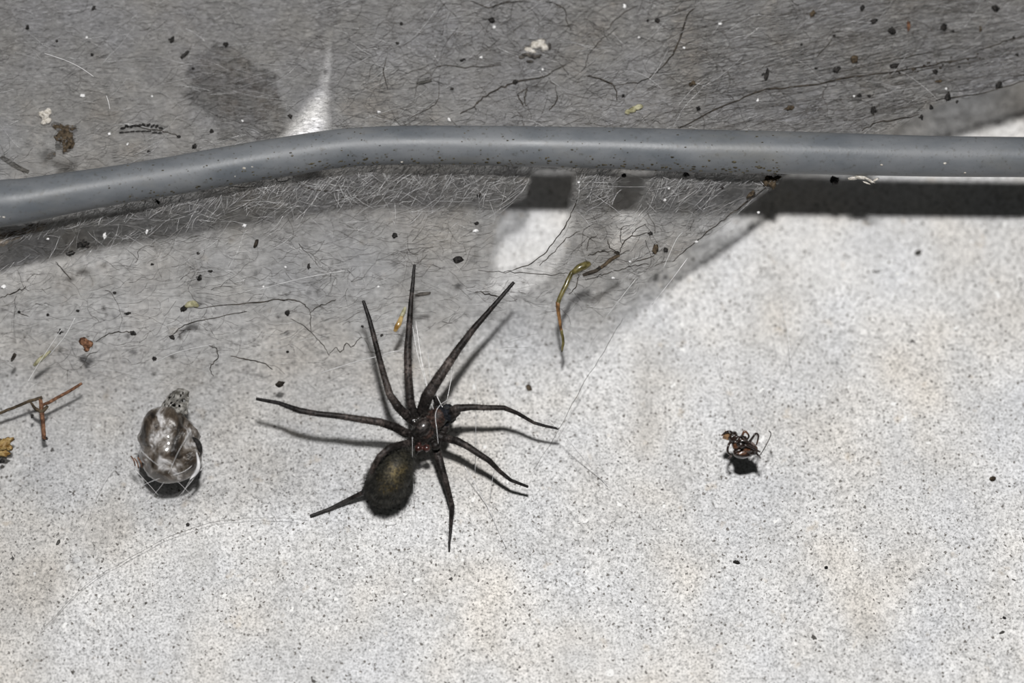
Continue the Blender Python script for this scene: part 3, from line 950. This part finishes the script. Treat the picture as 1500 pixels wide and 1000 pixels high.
# ------------------------------------------------------------------ glossy husk at the left
def make_husk():
    zf = lambda y, w: hf(y) + (w + 1.4) / 1000
    t = thing('insect_husk', at(245, 690, 0.0), 'glossy brown and silver egg-shaped husk wrapped in silk at the left', 'insect husk')
    P, ex, ey, ez = frame(246, 651, zf(651, 0.8), 97)
    mb = MB()
    nu, nv = 40, 30
    for j in range(nv + 1):
        ph = math.pi * j / nv
        for i in range(nu):
            la = 2 * math.pi * i / nu
            z = math.cos(ph)
            r = math.sin(ph) ** 0.85 * (1 - 0.16 * z)
            k = 1 + 0.22 * mnoise.noise(Vector((math.cos(la) * 1.6, math.sin(la) * 1.6, z * 2.2))) + 0.12 * mnoise.noise(Vector((math.cos(la) * 4, math.sin(la) * 4, z * 5)))
            k *= 1 - 0.05 * (0.5 + 0.5 * math.cos(z * 15)) ** 4
            k *= 1 + 0.10 * max(0, z) * math.cos(la - 0.6)
            mb.v.append(tuple(P + ex * 57 * z + (ey * 46 * math.cos(la) + ez * 34 * math.sin(la)) * r * k))
    for j in range(nv):
        for i in range(nu):
            i2 = (i + 1) % nu
            mb.f.append((j * nu + i, (j + 1) * nu + i, (j + 1) * nu + i2, j * nu + i2))
    m, nt, b = new_mat('husk_shell')
    n = noise_node(nt, coords(nt, (1.25, 0.7, 1.0), (0, 0, -0.25)), 300, 5, 0.68, 0.9)
    n2 = noise_node(nt, coords(nt), 900, 4, 0.7, 0.5)
    c = ramp(nt, n, [(0.40, (0.016, 0.012, 0.009)), (0.48, (0.065, 0.050, 0.037)), (0.55, (0.165, 0.147, 0.130)), (0.64, (0.55, 0.54, 0.54))])
    c = mixc(nt, 1.0, c, ramp(nt, n2, [(0.35, 0.6), (0.65, 1.35)]), 'MULTIPLY')
    nt.links.new(c, b.inputs['Base Color'])
    b.inputs['Roughness'].default_value = 0.34; b.inputs['Coat Weight'].default_value = 1.0; b.inputs['Coat Roughness'].default_value = 0.10
    bp = nd(nt, 'ShaderNodeBump'); bp.inputs['Strength'].default_value = 0.9; bp.inputs['Distance'].default_value = 0.0005
    nt.links.new(n, bp.inputs['Height']); nt.links.new(bp.outputs[0], b.inputs['Normal'])
    mb.build('shell', m, t)
    # crumpled collar at the top
    cb = MB(); rows, cl = 10, 12
    for sgn in (0, 1):
        for j in range(rows + 1):
            v = j / rows
            for i in range(cl + 1):
                u = i / cl
                x = 250 + 14 * v + (u - 0.5) * (46 - 20 * v); y = 608 - (34 + 10 * math.sin(2.2 * u)) * v + 8 * u * v
                nz = mnoise.noise(Vector((u * 3, v * 3.5, sgn * 4)))
                cb.v.append(tuple(at(x + 3 * nz, y + 2 * nz, zf(y, 0.6 + 1.2 * math.sin(math.pi * u) * (0.7 if sgn == 0 else -0.5) + 0.9 * nz))))
    W = cl + 1
    for sgn in (0, 1):
        b0 = sgn * W * (rows + 1)
        for j in range(rows):
            for i in range(cl):
                if rng.random() < 0.22 and j > 2: continue
                cb.f.append((b0 + j * W + i, b0 + j * W + i + 1, b0 + (j + 1) * W + i + 1, b0 + (j + 1) * W + i))
    o = cb.build('collar', simple_mat('husk_collar', (0.07, 0.065, 0.055), (0.30, 0.29, 0.27), 1500, 0.5, 0.5, 0.8), t)
    o['label'] = 'crumpled grey collar'
    so = o.modifiers.new('thickness', 'SOLIDIFY'); so.thickness = 0.00012
    # dark lip and clear pale sliver on the right side
    lip = MB(); q = smooth_poly([(282, 640, 2.2), (290, 648, 2.4), (293, 660, 2.0), (290, 672, 1.6)], 5)
    lip.tube([at(x, y, zf(y, w)) for x, y, w in q], [MPP * (1 + 3.0 * math.sin(math.pi * k / (len(q) - 1))) for k in range(len(q))], 8)
    lip.build('lip', M['black'], t)
    sl = MB(); q = smooth_poly([(288, 662, 2.6), (291, 680, 2.4), (287, 692, 2.2), (278, 702, 2.0)], 5)
    sl.tube([at(x, y, zf(y, w)) for x, y, w in q], [MPP * (0.6 + 2.4 * math.sin(math.pi * k / (len(q) - 1))) for k in range(len(q))], 8)
    sl.build('pale_rim', M['silk'], t)
    # rusty curled legs folded at the left
    for x, y in ((196, 674), (201, 677), (206, 676)):
        lb = MB(); q = smooth_poly([(x - 4, y - 6, 1.2), (x, y, 1.6), (x + 2, y + 8, 1.0)], 4)
        lb.tube([at(a, b_, zf(b_, w)) for a, b_, w in q], 1.0 * MPP, 6)
        lb.build('folded_leg', M['rust'], t)

make_husk()

# ------------------------------------------------------------------ curled dead insect at the right
def make_bug():
    zf = lambda y, w: hf(y) + w / 1000
    g = 2.6
    mb = MB()
    for x, y, w, a, b, c, an in ((1083, 648, g, 13, 10, 9, 20), (1098, 656, g, 13, 10, 9, -25), (1074, 640, g + .3, 9, 7, 7, 60), (1088, 664, g - .2, 15, 8, 8, 0)):
        P, ex, ey, ez = frame(x, y, zf(y, w), an); mb.ell(P, (ex * a, ey * b, ez * c), 12, 9, 0.25, 1.8, x)
    legs = [[(1078, 640, g), (1070, 632, g + .8), (1063, 633, g + .6), (1057, 638, g + .2)],
            [(1072, 645, g), (1067, 652, g + .6), (1066, 662, g + .4), (1071, 667, g), (1066, 672, g - .4)],
            [(1084, 645, g), (1088, 636, g + 1.0), (1091, 631, g + 1.2), (1097, 638, g + 1.0), (1094, 644, g + .8)],
            [(1096, 650, g), (1103, 640, g + 1.0), (1107, 635, g + 1.0), (1111, 638, g + .8), (1108, 652, g + .6)],
            [(1098, 655, g), (1106, 662, g + .9), (1112, 668, g + .6), (1114, 671, g)],
            [(1085, 655, g + 1), (1092, 652, g + 1.4), (1103, 656, g + 1.2), (1114, 662, g + .8)],
            [(1080, 650, g + 1), (1086, 645, g + 1.3), (1096, 648, g + 1.3)]]
    for q in legs:
        pts = smooth_poly(q, 4); n = len(pts)
        mb.tube([at(x, y, zf(y, w)) for x, y, w in pts], [MPP * (2.3 - 1.0 * k / n) for k in range(n)], 7)
    rm = remeshed(mb, 0.07, 1)
    o = rm.build('dead_insect', attr_mat('dead_insect_skin', 0.22, 0.6, 2400, 0.45, 1.9, 0.5, 0.6), origin=at(1088, 660, 0.0))
    V = np.array(rm.v)
    c = np.array([[0.016, 0.009, 0.007]]) * np.ones((len(V), 1))
    for i, p in enumerate(V):
        k = mnoise.noise(Vector(p * 900))
        if k > 0.22: c[i] = (0.085, 0.038, 0.02)
    tint_mesh(o, c)
    tag(o, 'small curled-up dead insect, shiny brown, hanging over the bare concrete at right', 'dead insect')
    an = MB(); q = smooth_poly([(1117, 661, 2.4), (1122, 652, 2.6), (1128, 640, 2.6), (1129, 634, 2.4), (1126, 631, 2.2)], 5)
    an.tube([at(1112, 668, zf(668, g))] + [at(x, y, zf(y, w)) for x, y, w in q], 0.7 * MPP, 5)
    an.build('antenna', M['dirty_grey'], o)
    wg = MB()
    for p in ((1062, 630), (1072, 636), (1068, 645), (1058, 642)): wg.v.append(tuple(at(p[0], p[1], zf(p[1], g + .3))))
    for p in ((1062, 630), (1072, 636), (1068, 645), (1058, 642)): wg.v.append(tuple(at(p[0], p[1], zf(p[1], g + .15))))
    wg.f = [(0, 1, 2, 3), (7, 6, 5, 4), (0, 4, 5, 1), (1, 5, 6, 2), (2, 6, 7, 3), (3, 7, 4, 0)]
    wg.build('wing_stub', M['amber'], o, smooth=False)

make_bug()

# ------------------------------------------------------------------ loose insect legs, twigs and husks in the web
def rod_thing(name, label, cat, parts, group=None):
    """parts: list of (part name, material, [(px,py,mm over sheet, radius px)...])"""
    x0, y0 = parts[0][2][0][0], parts[0][2][0][1]
    t = thing(name, on_sheet(x0, y0), label, cat, group)
    for nm, mat, q in parts:
        pts = smooth_poly(q, 5)
        mb = MB()
        mb.tube([on_sheet(x + rng.gauss(0, 0.15), y + rng.gauss(0, 0.15), w / 1000) for x, y, w, r in pts], [r * MPP * 1.15 for x, y, w, r in pts], 10)
        mb.build(nm, M[mat], t)
    return t

rod_thing('detached_limb', 'olive and amber jointed insect leg dangling from the web', 'insect leg', [
    ('thigh', 'olive', [(864, 386, .6, 3.2), (858, 388, .8, 5.0), (848, 393, .9, 5.2), (838, 400, .8, 3.2)]),
    ('shin', 'olive', [(838, 398, .8, 3.0), (831, 413, .9, 3.3), (823, 430, .9, 3.1), (817, 444, .9, 3.0)]),
    ('ankle', 'amber', [(817, 442, .9, 3.0), (818, 456, 1.0, 2.6), (820, 470, 1.1, 2.2), (822, 484, 1.2, 2.0)]),
    ('foot', 'olive', [(822, 483, 1.2, 2.0), (825, 498, 1.1, 1.9), (824, 508, 1.0, 1.7), (823, 515, .8, 1.0)])])
rod_thing('detached_limb', 'short dark brown insect leg beside the longer dangling leg', 'insect leg', [
    ('shin', 'dirty', [(854, 403, .6, 2.0), (862, 400, .6, 2.7), (872, 397, .7, 2.6), (880, 391, .7, 2.5)]),
    ('foot', 'brown', [(880, 392, .7, 2.3), (888, 386, .7, 2.4), (897, 379, .7, 2.4), (907, 373, .6, 2.2)]),
    ('claw', 'dirty', [(906, 374, .6, 2.0), (904, 370, .7, 2.4), (900, 370, .6, 1.2)])])
rod_thing('twig', 'rust-brown forked twig lying in the web at the left edge', 'twig', [
    ('stem', 'brown', [(-40, 624, .6, 2.0), (0, 605, .6, 2.0), (20, 597, .7, 2.0), (42, 588, .8, 2.1), (62, 582, .8, 2.2)]),
    ('fork', 'rust', [(62, 593, .8, 1.8), (72, 589, .8, 2.2), (92, 578, .8, 2.1), (108, 569, .7, 2.0), (120, 561, .6, 1.8)]),
    ('branch', 'rust', [(59, 584, .8, 2.2), (61, 600, .8, 3.0), (63, 618, .8, 2.6), (64, 636, .6, 2.8), (65, 643, .5, 2.0)]),
    ('knot', 'brown', [(44, 588, .9, 1.2), (52, 598, .9, 2.2), (62, 602, .9, 2.8), (70, 594, .9, 1.8)])])
rod_thing('husk', 'golden seed husk hanging beside the upright spider leg', 'seed husk', [
    ('shell', 'gold', [(589, 462, .4, 2.2), (586, 470, .9, 3.4), (582, 478, 1.0, 3.6), (578, 485, .8, 2.2)]),
    ('tip', 'olive_pale', [(594, 450, .4, 1.6), (591, 457, .5, 2.8), (588, 464, .5, 2.8)])])
rod_thing('husk', 'pale yellow seed husk touching a black pellet in the left of the web', 'seed husk', [
    ('shell', 'olive_pale', [(272, 449, .3, 2.2), (277, 446, .4, 4.2), (284, 445, .4, 4.4), (290, 449, .3, 2.0)])])
rod_thing('husk', 'long olive-brown husk above the forked twig', 'seed husk', [
    ('shell', 'olive_pale', [(50, 535, .3, 1.8), (56, 529, .5, 3.0), (64, 522, .5, 2.6), (74, 514, .4, 1.4)])])
rod_thing('stick', 'short straight black stick high in the web at left', 'stick', [
    ('shaft', 'black', [(265, 85, .3, 1.8), (268, 82, .3, 2.1), (272, 79, .3, 2.1), (276, 75, .3, 1.8)])])
rod_thing('stick', 'thin dark grey stick in the web above the middle of the cable', 'stick', [
    ('shaft', 'grey', [(611, 122, .3, 1.4), (618, 121, .3, 2.0), (625, 119, .3, 2.0), (632, 118, .3, 1.4)])])
rod_thing('stick', 'blurred grey-brown stick above the cable at the left edge', 'stick', [
    ('shaft', 'grey', [(2, 230, -.4, 2.6), (14, 238, -.4, 3.2), (28, 246, -.4, 3.2), (42, 252, -.4, 2.6)])])
rod_thing('stick', 'short sooty stick crossing the upright spider leg', 'stick', [
    ('shaft', 'dirty_grey', [(608, 433, .6, 1.6), (616, 431, .5, 2.6), (624, 430, .4, 2.4), (631, 429, .3, 1.4)])])


def lump_thing(name, label, cat, mat, bits, group=None, lift=0.0003, lump=0.5):
    """one crumb made of a few knobbly lumps: (px,py,half length,half width,angle)"""
    mb = MB()
    for k, (x, y, a, b, an) in enumerate(bits):
        h = float(sheet_h(x, y)) if lift is not None else 0.0
        P, ex, ey, ez = frame(x, y, max(0.0003, h + (lift or 0.0002)), an)
        mb.ell(P, (ex * a, ey * b, ez * min(a, b) * 0.85), 12, 8, lump, 2.2, x * 0.37 + y + k)
    o = mb.build(name, M[mat] if isinstance(mat, str) else mat)
    return tag(o, label, cat, group)

lump_thing('debris_clump', 'dark brown clump showing dimly through the upper left web', 'debris', 'leafdark',
           [(318, 108, 40, 28, -20), (352, 122, 50, 34, -35), (385, 158, 32, 24, -50), (345, 160, 30, 22, 0), (300, 100, 20, 16, 0), (396, 150, 16, 24, 20)], lift=-0.0075, lump=0.9)
lump_thing('debris_clump', 'brown crumbly clump beside a white crumb above the cable at left', 'debris', 'brown',
           [(92, 190, 15, 7, -30), (100, 204, 9, 14, 10), (88, 206, 8, 10, 0), (74, 228, 8, 4, 25), (104, 188, 8, 6, 0), (97, 216, 9, 7, 40)], lift=-0.0003, lump=1.2)
lump_thing('debris_clump', 'tan dirt clump under the cable at the left edge', 'debris', 'tan',
           [(16, 346, 22, 7, 12), (48, 334, 18, 6, 14), (-8, 352, 20, 9, 0)], lift=-0.001, lump=0.9)
lump_thing('crumb', 'knobbly white crumb above the cable at far left', 'crumb', 'cream',
           [(66, 170, 7, 6, 0), (70, 164, 5, 5, 0), (61, 166, 5, 4, 0), (70, 177, 6, 4, 20), (64, 179, 4, 4, 0)], lump=0.8)
lump_thing('debris_clump', 'rusty brown clump in the web above the forked twig', 'debris', 'rust',
           [(125, 503, 8, 6, -40), (131, 505, 5, 4, 0), (122, 498, 5, 4, 0), (127, 512, 4, 3, 0)], lump=0.9)
lump_thing('leaf_fragment', 'orange-yellow leaf fragment cut off by the left picture edge', 'leaf', 'ochre',
           [(2, 652, 12, 8, 20), (10, 646, 9, 5, 30), (4, 664, 10, 5, 0), (14, 656, 5, 4, 0), (-8, 655, 10, 12, 0)], lump=0.9, lift=0.0006)
lump_thing('insect_fragment', 'olive insect fragment with dark end just above the cable', 'insect fragment', 'olive_pale',
           [(934, 157, 8, 4, 12), (926, 161, 6, 4, 20), (919, 164, 4, 4, 0)], lump=0.6)
lump_thing('lint_tuft', 'pale lint tuft in the upper middle of the web', 'lint', 'cream',
           [(784, 66, 9, 7, 10), (774, 73, 8, 5, -30), (793, 64, 8, 7, 0), (780, 76, 7, 4, 0), (798, 70, 7, 6, 0)], lump=0.5, lift=-0.0002)
lump_thing('debris_clump', 'dark olive crumbs hanging under the pale lint tuft', 'debris', 'dirty_grey',
           [(770, 80, 6, 2.5, 0), (780, 83, 6, 3, -15), (788, 82, 5, 2, 10), (764, 84, 4, 2, 0), (805, 68, 2, 5, 0), (776, 90, 5, 2, 0)], lump=0.9)
lump_thing('debris_clump', 'fluffy olive dirt clump hanging under the right half of the cable', 'debris', 'brown',
           [(1127, 262, 6, 5, 0), (1132, 270, 5, 6, 20), (1122, 268, 4, 5, 0), (1100, 285, 8, 3, 40), (1137, 262, 7, 3, 30)], lump=1.0, lift=0.0006)
lump_thing('lint_tuft', 'pale frayed lint tuft clinging under the cable at right', 'lint', 'cream',
           [(1250, 261, 8, 2.5, 5), (1262, 260, 10, 3, -8), (1274, 264, 7, 2, -30), (1283, 263, 5, 1.5, 30), (1270, 268, 6, 1.2, -20)], lump=0.9, lift=0.0026)
lump_thing('beaded_clump', 'arched row of black beads above the left part of the cable', 'debris', 'black',
           [(180 + 6.2 * k, 188.5 - 5.5 * math.sin(math.pi * (k + 0.5) / 10) + rng.gauss(0, .8), 3.2, 1.7, rng.uniform(-50, 50)) for k in range(10)]
           + [(178 + 8 * k, 194 - 2 * math.sin(math.pi * k / 8) + (k > 5) * 1.5, 3.6, 1.0, 5) for k in range(8)], lump=0.9)

# ------------------------------------------------------------------ specks: (px, py, half length, half width, angle)
SINGLE = [
    ('black pellet, the largest on the web above the cable centre', 'black', (720, 30, 4.6, 4.2, 0)),
    ('large fuzzy black pellet on the web right of the golden husk', 'black', (671, 380, 6.8, 5.2, 20)),
    ('oblong black pellet near the long dark strand at upper right', 'black', (1310, 96, 6.5, 3.6, 8)),
    ('ring-shaped brown pellet just above the long dark strand', 'brown', (1251, 87, 6.2, 5.2, 60)),
    ('round black pellet hugging the underside of the cable', 'black', (1223, 264, 6.0, 6.0, 0)),
    ('black pellet beside the pale yellow husk', 'black', (269, 452, 4.8, 3.8, 30)),
    ('round black pellet left of the spider\'s highest leg', 'black', (421, 458, 3.6, 4.2, 0)),
    ('star-shaped dark crumb above the left spider leg', 'dirty', (410, 562, 6.2, 4.0, 20)),
    ('round black pellet right of the short dark insect leg', 'black', (975, 366, 3.6, 3.6, 0)),
    ('olive-brown scale beside the short dark insect leg', 'brown', (960, 365, 7.5, 4.2, 80)),
    ('white grain on the web left of the gap below the cable', 'white', (697, 338, 2.8, 4.6, 90)),
    ('hooked dark crumb near the left edge below the cable', 'dirty', (20, 523, 6.0, 3.0, 60)),
    ('reddish-brown upright flake in the upper right web', 'rust', (1331, 38, 7, 2.8, 85)),
    ('dark leggy crumb below the cable at left', 'dirty', (375, 356, 6.5, 3.0, 70)),
    ('white chip lying flat above the cable at left', 'white', (121, 140, 3.8, 2.6, 5)),
]
for lab, mat, b in SINGLE:
    lump_thing('pellet', lab, 'crumb' if mat in ('white', 'rust') else 'pellet', mat, [b], None, 0.0002, 0.75)

GROUPS = [
    ('speck', 'tiny black speck on the web above the cable, left half', 'dark specks above the cable, left', 'black',
     [(40, 40, 3.4, 2.4, 80), (83, 60, 2, 1.8, 0), (252, 58, 5, 2.2, 70), (331, 65, 3.8, 3, 0), (425, 170, 3.4, 2, -60), (310, 192, 3.2, 2.2, 40),
      (262, 200, 2.8, 2.2, 0), (285, 214, 3.6, 2.6, 60), (135, 80, 2.4, 2, 0), (588, 35, 2.6, 2.2, 0), (678, 88, 4, 2, 10), (662, 130, 2.8, 2, 0), (478, 106, 3.6, 3, 0),
      (218, 222, 2.6, 2, 0), (137, 12, 4, 2, 60), (283, 100, 2, 1.6, 0), (582, 63, 2.4, 2, 0)]),
    ('speck', 'tiny black speck on the web above the cable, right half', 'dark specks above the cable, right', 'black',
     [(755, 120, 4, 2.6, 20), (963, 30, 3.4, 3, 0), (949, 30, 2, 1.8, 0), (913, 140, 2.2, 2, 0), (1281, 31, 5.4, 3.2, 40), (1307, 45, 5.6, 4.8, 0), (1382, 40, 4.4, 4.8, 0),
      (1396, 46, 2.2, 2, 0), (1458, 13, 5.2, 4.8, 0), (1263, 12, 4.4, 3, 80), (1226, 102, 6.2, 3.2, 35), (1123, 110, 8, 3, 75), (1023, 159, 3, 2.6, 0), (1279, 162, 6.6, 3.6, 80),
      (1259, 140, 3.4, 2.2, 0), (1370, 105, 3.6, 3.2, 40), (1388, 142, 7.4, 3.4, 75), (1463, 125, 6, 3.4, 60), (1364, 157, 3.4, 2.6, 90), (1402, 149, 2.4, 1.8, 60), (1350, 172, 4, 2, 100),
      (1490, 80, 2.4, 2, 0), (1174, 65, 2, 1.8, 0), (1405, 98, 2.2, 1.6, 0), (1195, 100, 2, 1.6, 0), (1273, 141, 2.4, 2, 0), (1485, 55, 2, 1.8, 0), (1222, 52, 2.2, 1.8, 0)]),
    ('speck', 'tiny black speck on the web below the cable', 'dark specks below the cable', 'black',
     [(292, 407, 4.8, 2.8, 60), (308, 397, 3.4, 1.8, 0), (452, 390, 4.2, 2, 80), (195, 488, 4.6, 2.6, -30), (28, 457, 2.4, 2, 0), (70, 461, 2.2, 2, 0), (114, 455, 2.4, 2, 0),
      (88, 486, 4.6, 1.8, 90), (187, 459, 4.6, 1.8, 12), (226, 525, 3.2, 2.6, 0), (168, 429, 2.6, 2.2, 0), (252, 494, 4.4, 2.6, -30), (290, 371, 2.2, 2, 0), (578, 345, 4.2, 3.2, 60),
      (698, 327, 3, 2.2, 0), (953, 342, 3.4, 2.4, 0), (702, 286, 3.6, 3, 0), (223, 387, 2.2, 1.8, 0), (531, 478, 2, 1.8, 0), (914, 257, 3.4, 2.8, 0), (1005, 256, 4.6, 3, 0),
      (231, 296, 4.2, 1.8, -60), (421, 515, 2, 1.8, 0), (559, 491, 2.4, 1.8, 30), (68, 642, 2.4, 2.2, 0), (103, 371, 6.5, 3.4, 12), (122, 358, 9, 4.4, 5), (47, 609, 3, 2, 90), (3, 675, 3.4, 2.8, 0), (1058, 275, 2.4, 2, 0)]),
    ('grain', 'tiny white grain on the web above the cable', 'white grains above the cable', 'white',
     [(160, 196, 2.6, 2, 0), (127, 55, 2, 1.8, 0), (724, 40, 2.2, 2.6, 0), (555, 164, 2.6, 1.8, 0), (658, 175, 2, 3, 30), (705, 84, 2.4, 2, 0), (915, 9, 3.4, 2.2, 110), (936, 55, 1.8, 1.8, 0),
      (795, 102, 2, 2, 0), (1055, 35, 2.4, 2, 0), (1251, 141, 1.7, 1.7, 0), (1386, 130, 1.8, 1.7, 0), (1002, 70, 2, 1.8, 0), (1110, 147, 2.6, 1.6, 80), (187, 211, 2.4, 1.5, 60), (218, 222, 1.8, 1.6, 0),
      (355, 177, 1.7, 1.6, 0), (223, 141, 1.8, 1.6, 0)]),
    ('grain', 'tiny white grain on the web below the cable', 'white grains below the cable', 'white',
     [(5, 420, 4, 3, 20), (215, 339, 3.8, 1.6, 80), (358, 330, 2.8, 2.4, 0), (418, 391, 2, 1.7, 0), (386, 420, 2, 1.8, 0), (153, 345, 4.2, 2.6, 80), (898, 407, 2.2, 1.8, 0), (923, 383, 2, 1.6, 0),
      (1111, 311, 2.2, 1.8, 0), (980, 276, 1.8, 1.8, 0), (974, 293, 2, 1.8, 0), (554, 420, 2.2, 1.8, 0), (848, 267, 2, 1.7, 0), (1020, 354, 2.2, 1.6, 0), (70, 350, 2.2, 1.6, 0)]),
    ('crumb', 'small brown crumb on the upper right web', 'brown crumbs on the upper right web', 'brown',
     [(1190, 20, 5, 3.4, 60), (1156, 158, 6, 3.4, 20), (1014, 122, 5, 3, 40), (1375, 119, 5, 1.8, 8), (1436, 42, 2, 4, 0)]),
]
ORD = ['leftmost', 'second', 'third', 'fourth', 'fifth', 'sixth', 'seventh', 'eighth', 'ninth', 'tenth', 'eleventh', 'twelfth', 'thirteenth', 'fourteenth', 'fifteenth',
       'sixteenth', 'seventeenth', 'eighteenth', 'nineteenth', 'twentieth']


def zone(grp, x, y):
    if grp == 'dark specks above the cable, right':
        line = np.interp(x, [750, 995, 1130, 1430, 1500], [188, 188, 130, 84, 55])
        return 'above the long dark strand' if y < line else 'between long dark strand and cable'
    if grp == 'dark specks above the cable, left': return 'on the upper left web'
    if grp == 'dark specks below the cable':
        return 'on the web left of the pale yellow husk' if x < 262 else 'on the web under the right cable half' if x > 690 else 'on the web under the middle of the cable'
    if grp == 'white grains above the cable': return 'above the left cable half' if x < 600 else 'above the right cable half'
    if grp == 'white grains below the cable': return 'below the left cable half' if x < 600 else 'below the right cable half'
    return 'on the upper right web'


for name, lab, grp, mat, items in GROUPS:
    colour = {'black': 'black', 'white': 'white', 'brown': 'brown'}[mat]
    zones = {}
    for b in items: zones.setdefault(zone(grp, b[0], b[1]), []).append(b)
    for z, its in zones.items():
        for k, b in enumerate(sorted(its)):
            shape = 'round' if b[2] / b[3] < 1.35 else 'oblong'
            place = 'leftmost' if k == 0 else ORD[k] + ' from left'
            bits = [b]
            if mat != 'white' and b[2] > 2.9:
                q = rng.uniform(0, 6.28)
                bits.append((b[0] + math.cos(q) * b[2] * 0.7, b[1] + math.sin(q) * b[3] * 0.8, b[2] * 0.5, b[3] * 0.55, q * 57))
                bits.append((b[0] + math.cos(q + 2.3) * b[2] * 0.8, b[1] + math.sin(q + 2.3) * b[3] * 0.9, b[2] * 0.36, b[3] * 0.45, q * 31))
            lump_thing(name, f'tiny {shape} {colour} {name} {z}, {place}', name, mat, bits, grp, 0.0002, 0.8)

FLOOR_BITS = [
    ('seed', 'tan seed lying on the concrete right of the spider', 'seed', 'brown', (775, 568, 6.5, 4.0, -60)),
    ('speck', 'dark blurred crumb on the bare concrete below the cable at right', 'speck', 'grey', (1345, 370, 4.8, 4.2, 30)),
    ('grain', 'white grain on the bare concrete above the dead insect', 'grain', 'white', (1235, 472, 4.2, 3.6, 0)),
    ('speck', 'black twisted crumb on the concrete below the dead insect', 'speck', 'black', (1079, 823, 5.4, 2.4, -15)),
    ('speck', 'round black dot on the concrete right of the twisted crumb', 'speck', 'black', (1210, 831, 2.8, 2.4, 0)),
    ('speck', 'black speck near the lower right corner', 'speck', 'black', (1471, 905, 3.4, 2.2, -50)),
    ('speck', 'grey-brown speck near the lower right corner', 'speck', 'grey', (1467, 927, 5.4, 2.6, 35)),
    ('speck', 'brown dot on the concrete at the far right', 'speck', 'brown', (1454, 701, 4.4, 3.6, 0)),
    ('speck', 'dark dot on the concrete below the glossy husk', 'speck', 'black', (275, 768, 2.8, 2.8, 0)),
    ('speck', 'slanting grey speck on the concrete at the lower left', 'speck', 'grey', (85, 795, 5.4, 2.4, 60)),
    ('grain', 'white grain on the concrete at the lower left', 'grain', 'white', (113, 820, 6.4, 5.2, 0)),
    ('flake', 'white flake on the concrete below the spider abdomen', 'flake', 'white', (572, 767, 9, 2.8, 8)),
]
for name, lab, cat, mat, (x, y, a, b, an) in FLOOR_BITS:
    mb = MB()
    P, ex, ey, ez = frame(x, y, 0.0002, an)
    mb.ell(P, (ex * a, ey * b, np.array([0, 0, 1.0]) * min(a, b) * 0.7 * MPP), 12, 8, 0.6, 2.2, x)
    tag(mb.build(name, M[mat]), lab, cat)

for o in list(bpy.data.objects):
    if '_o' in o: del o['_o']
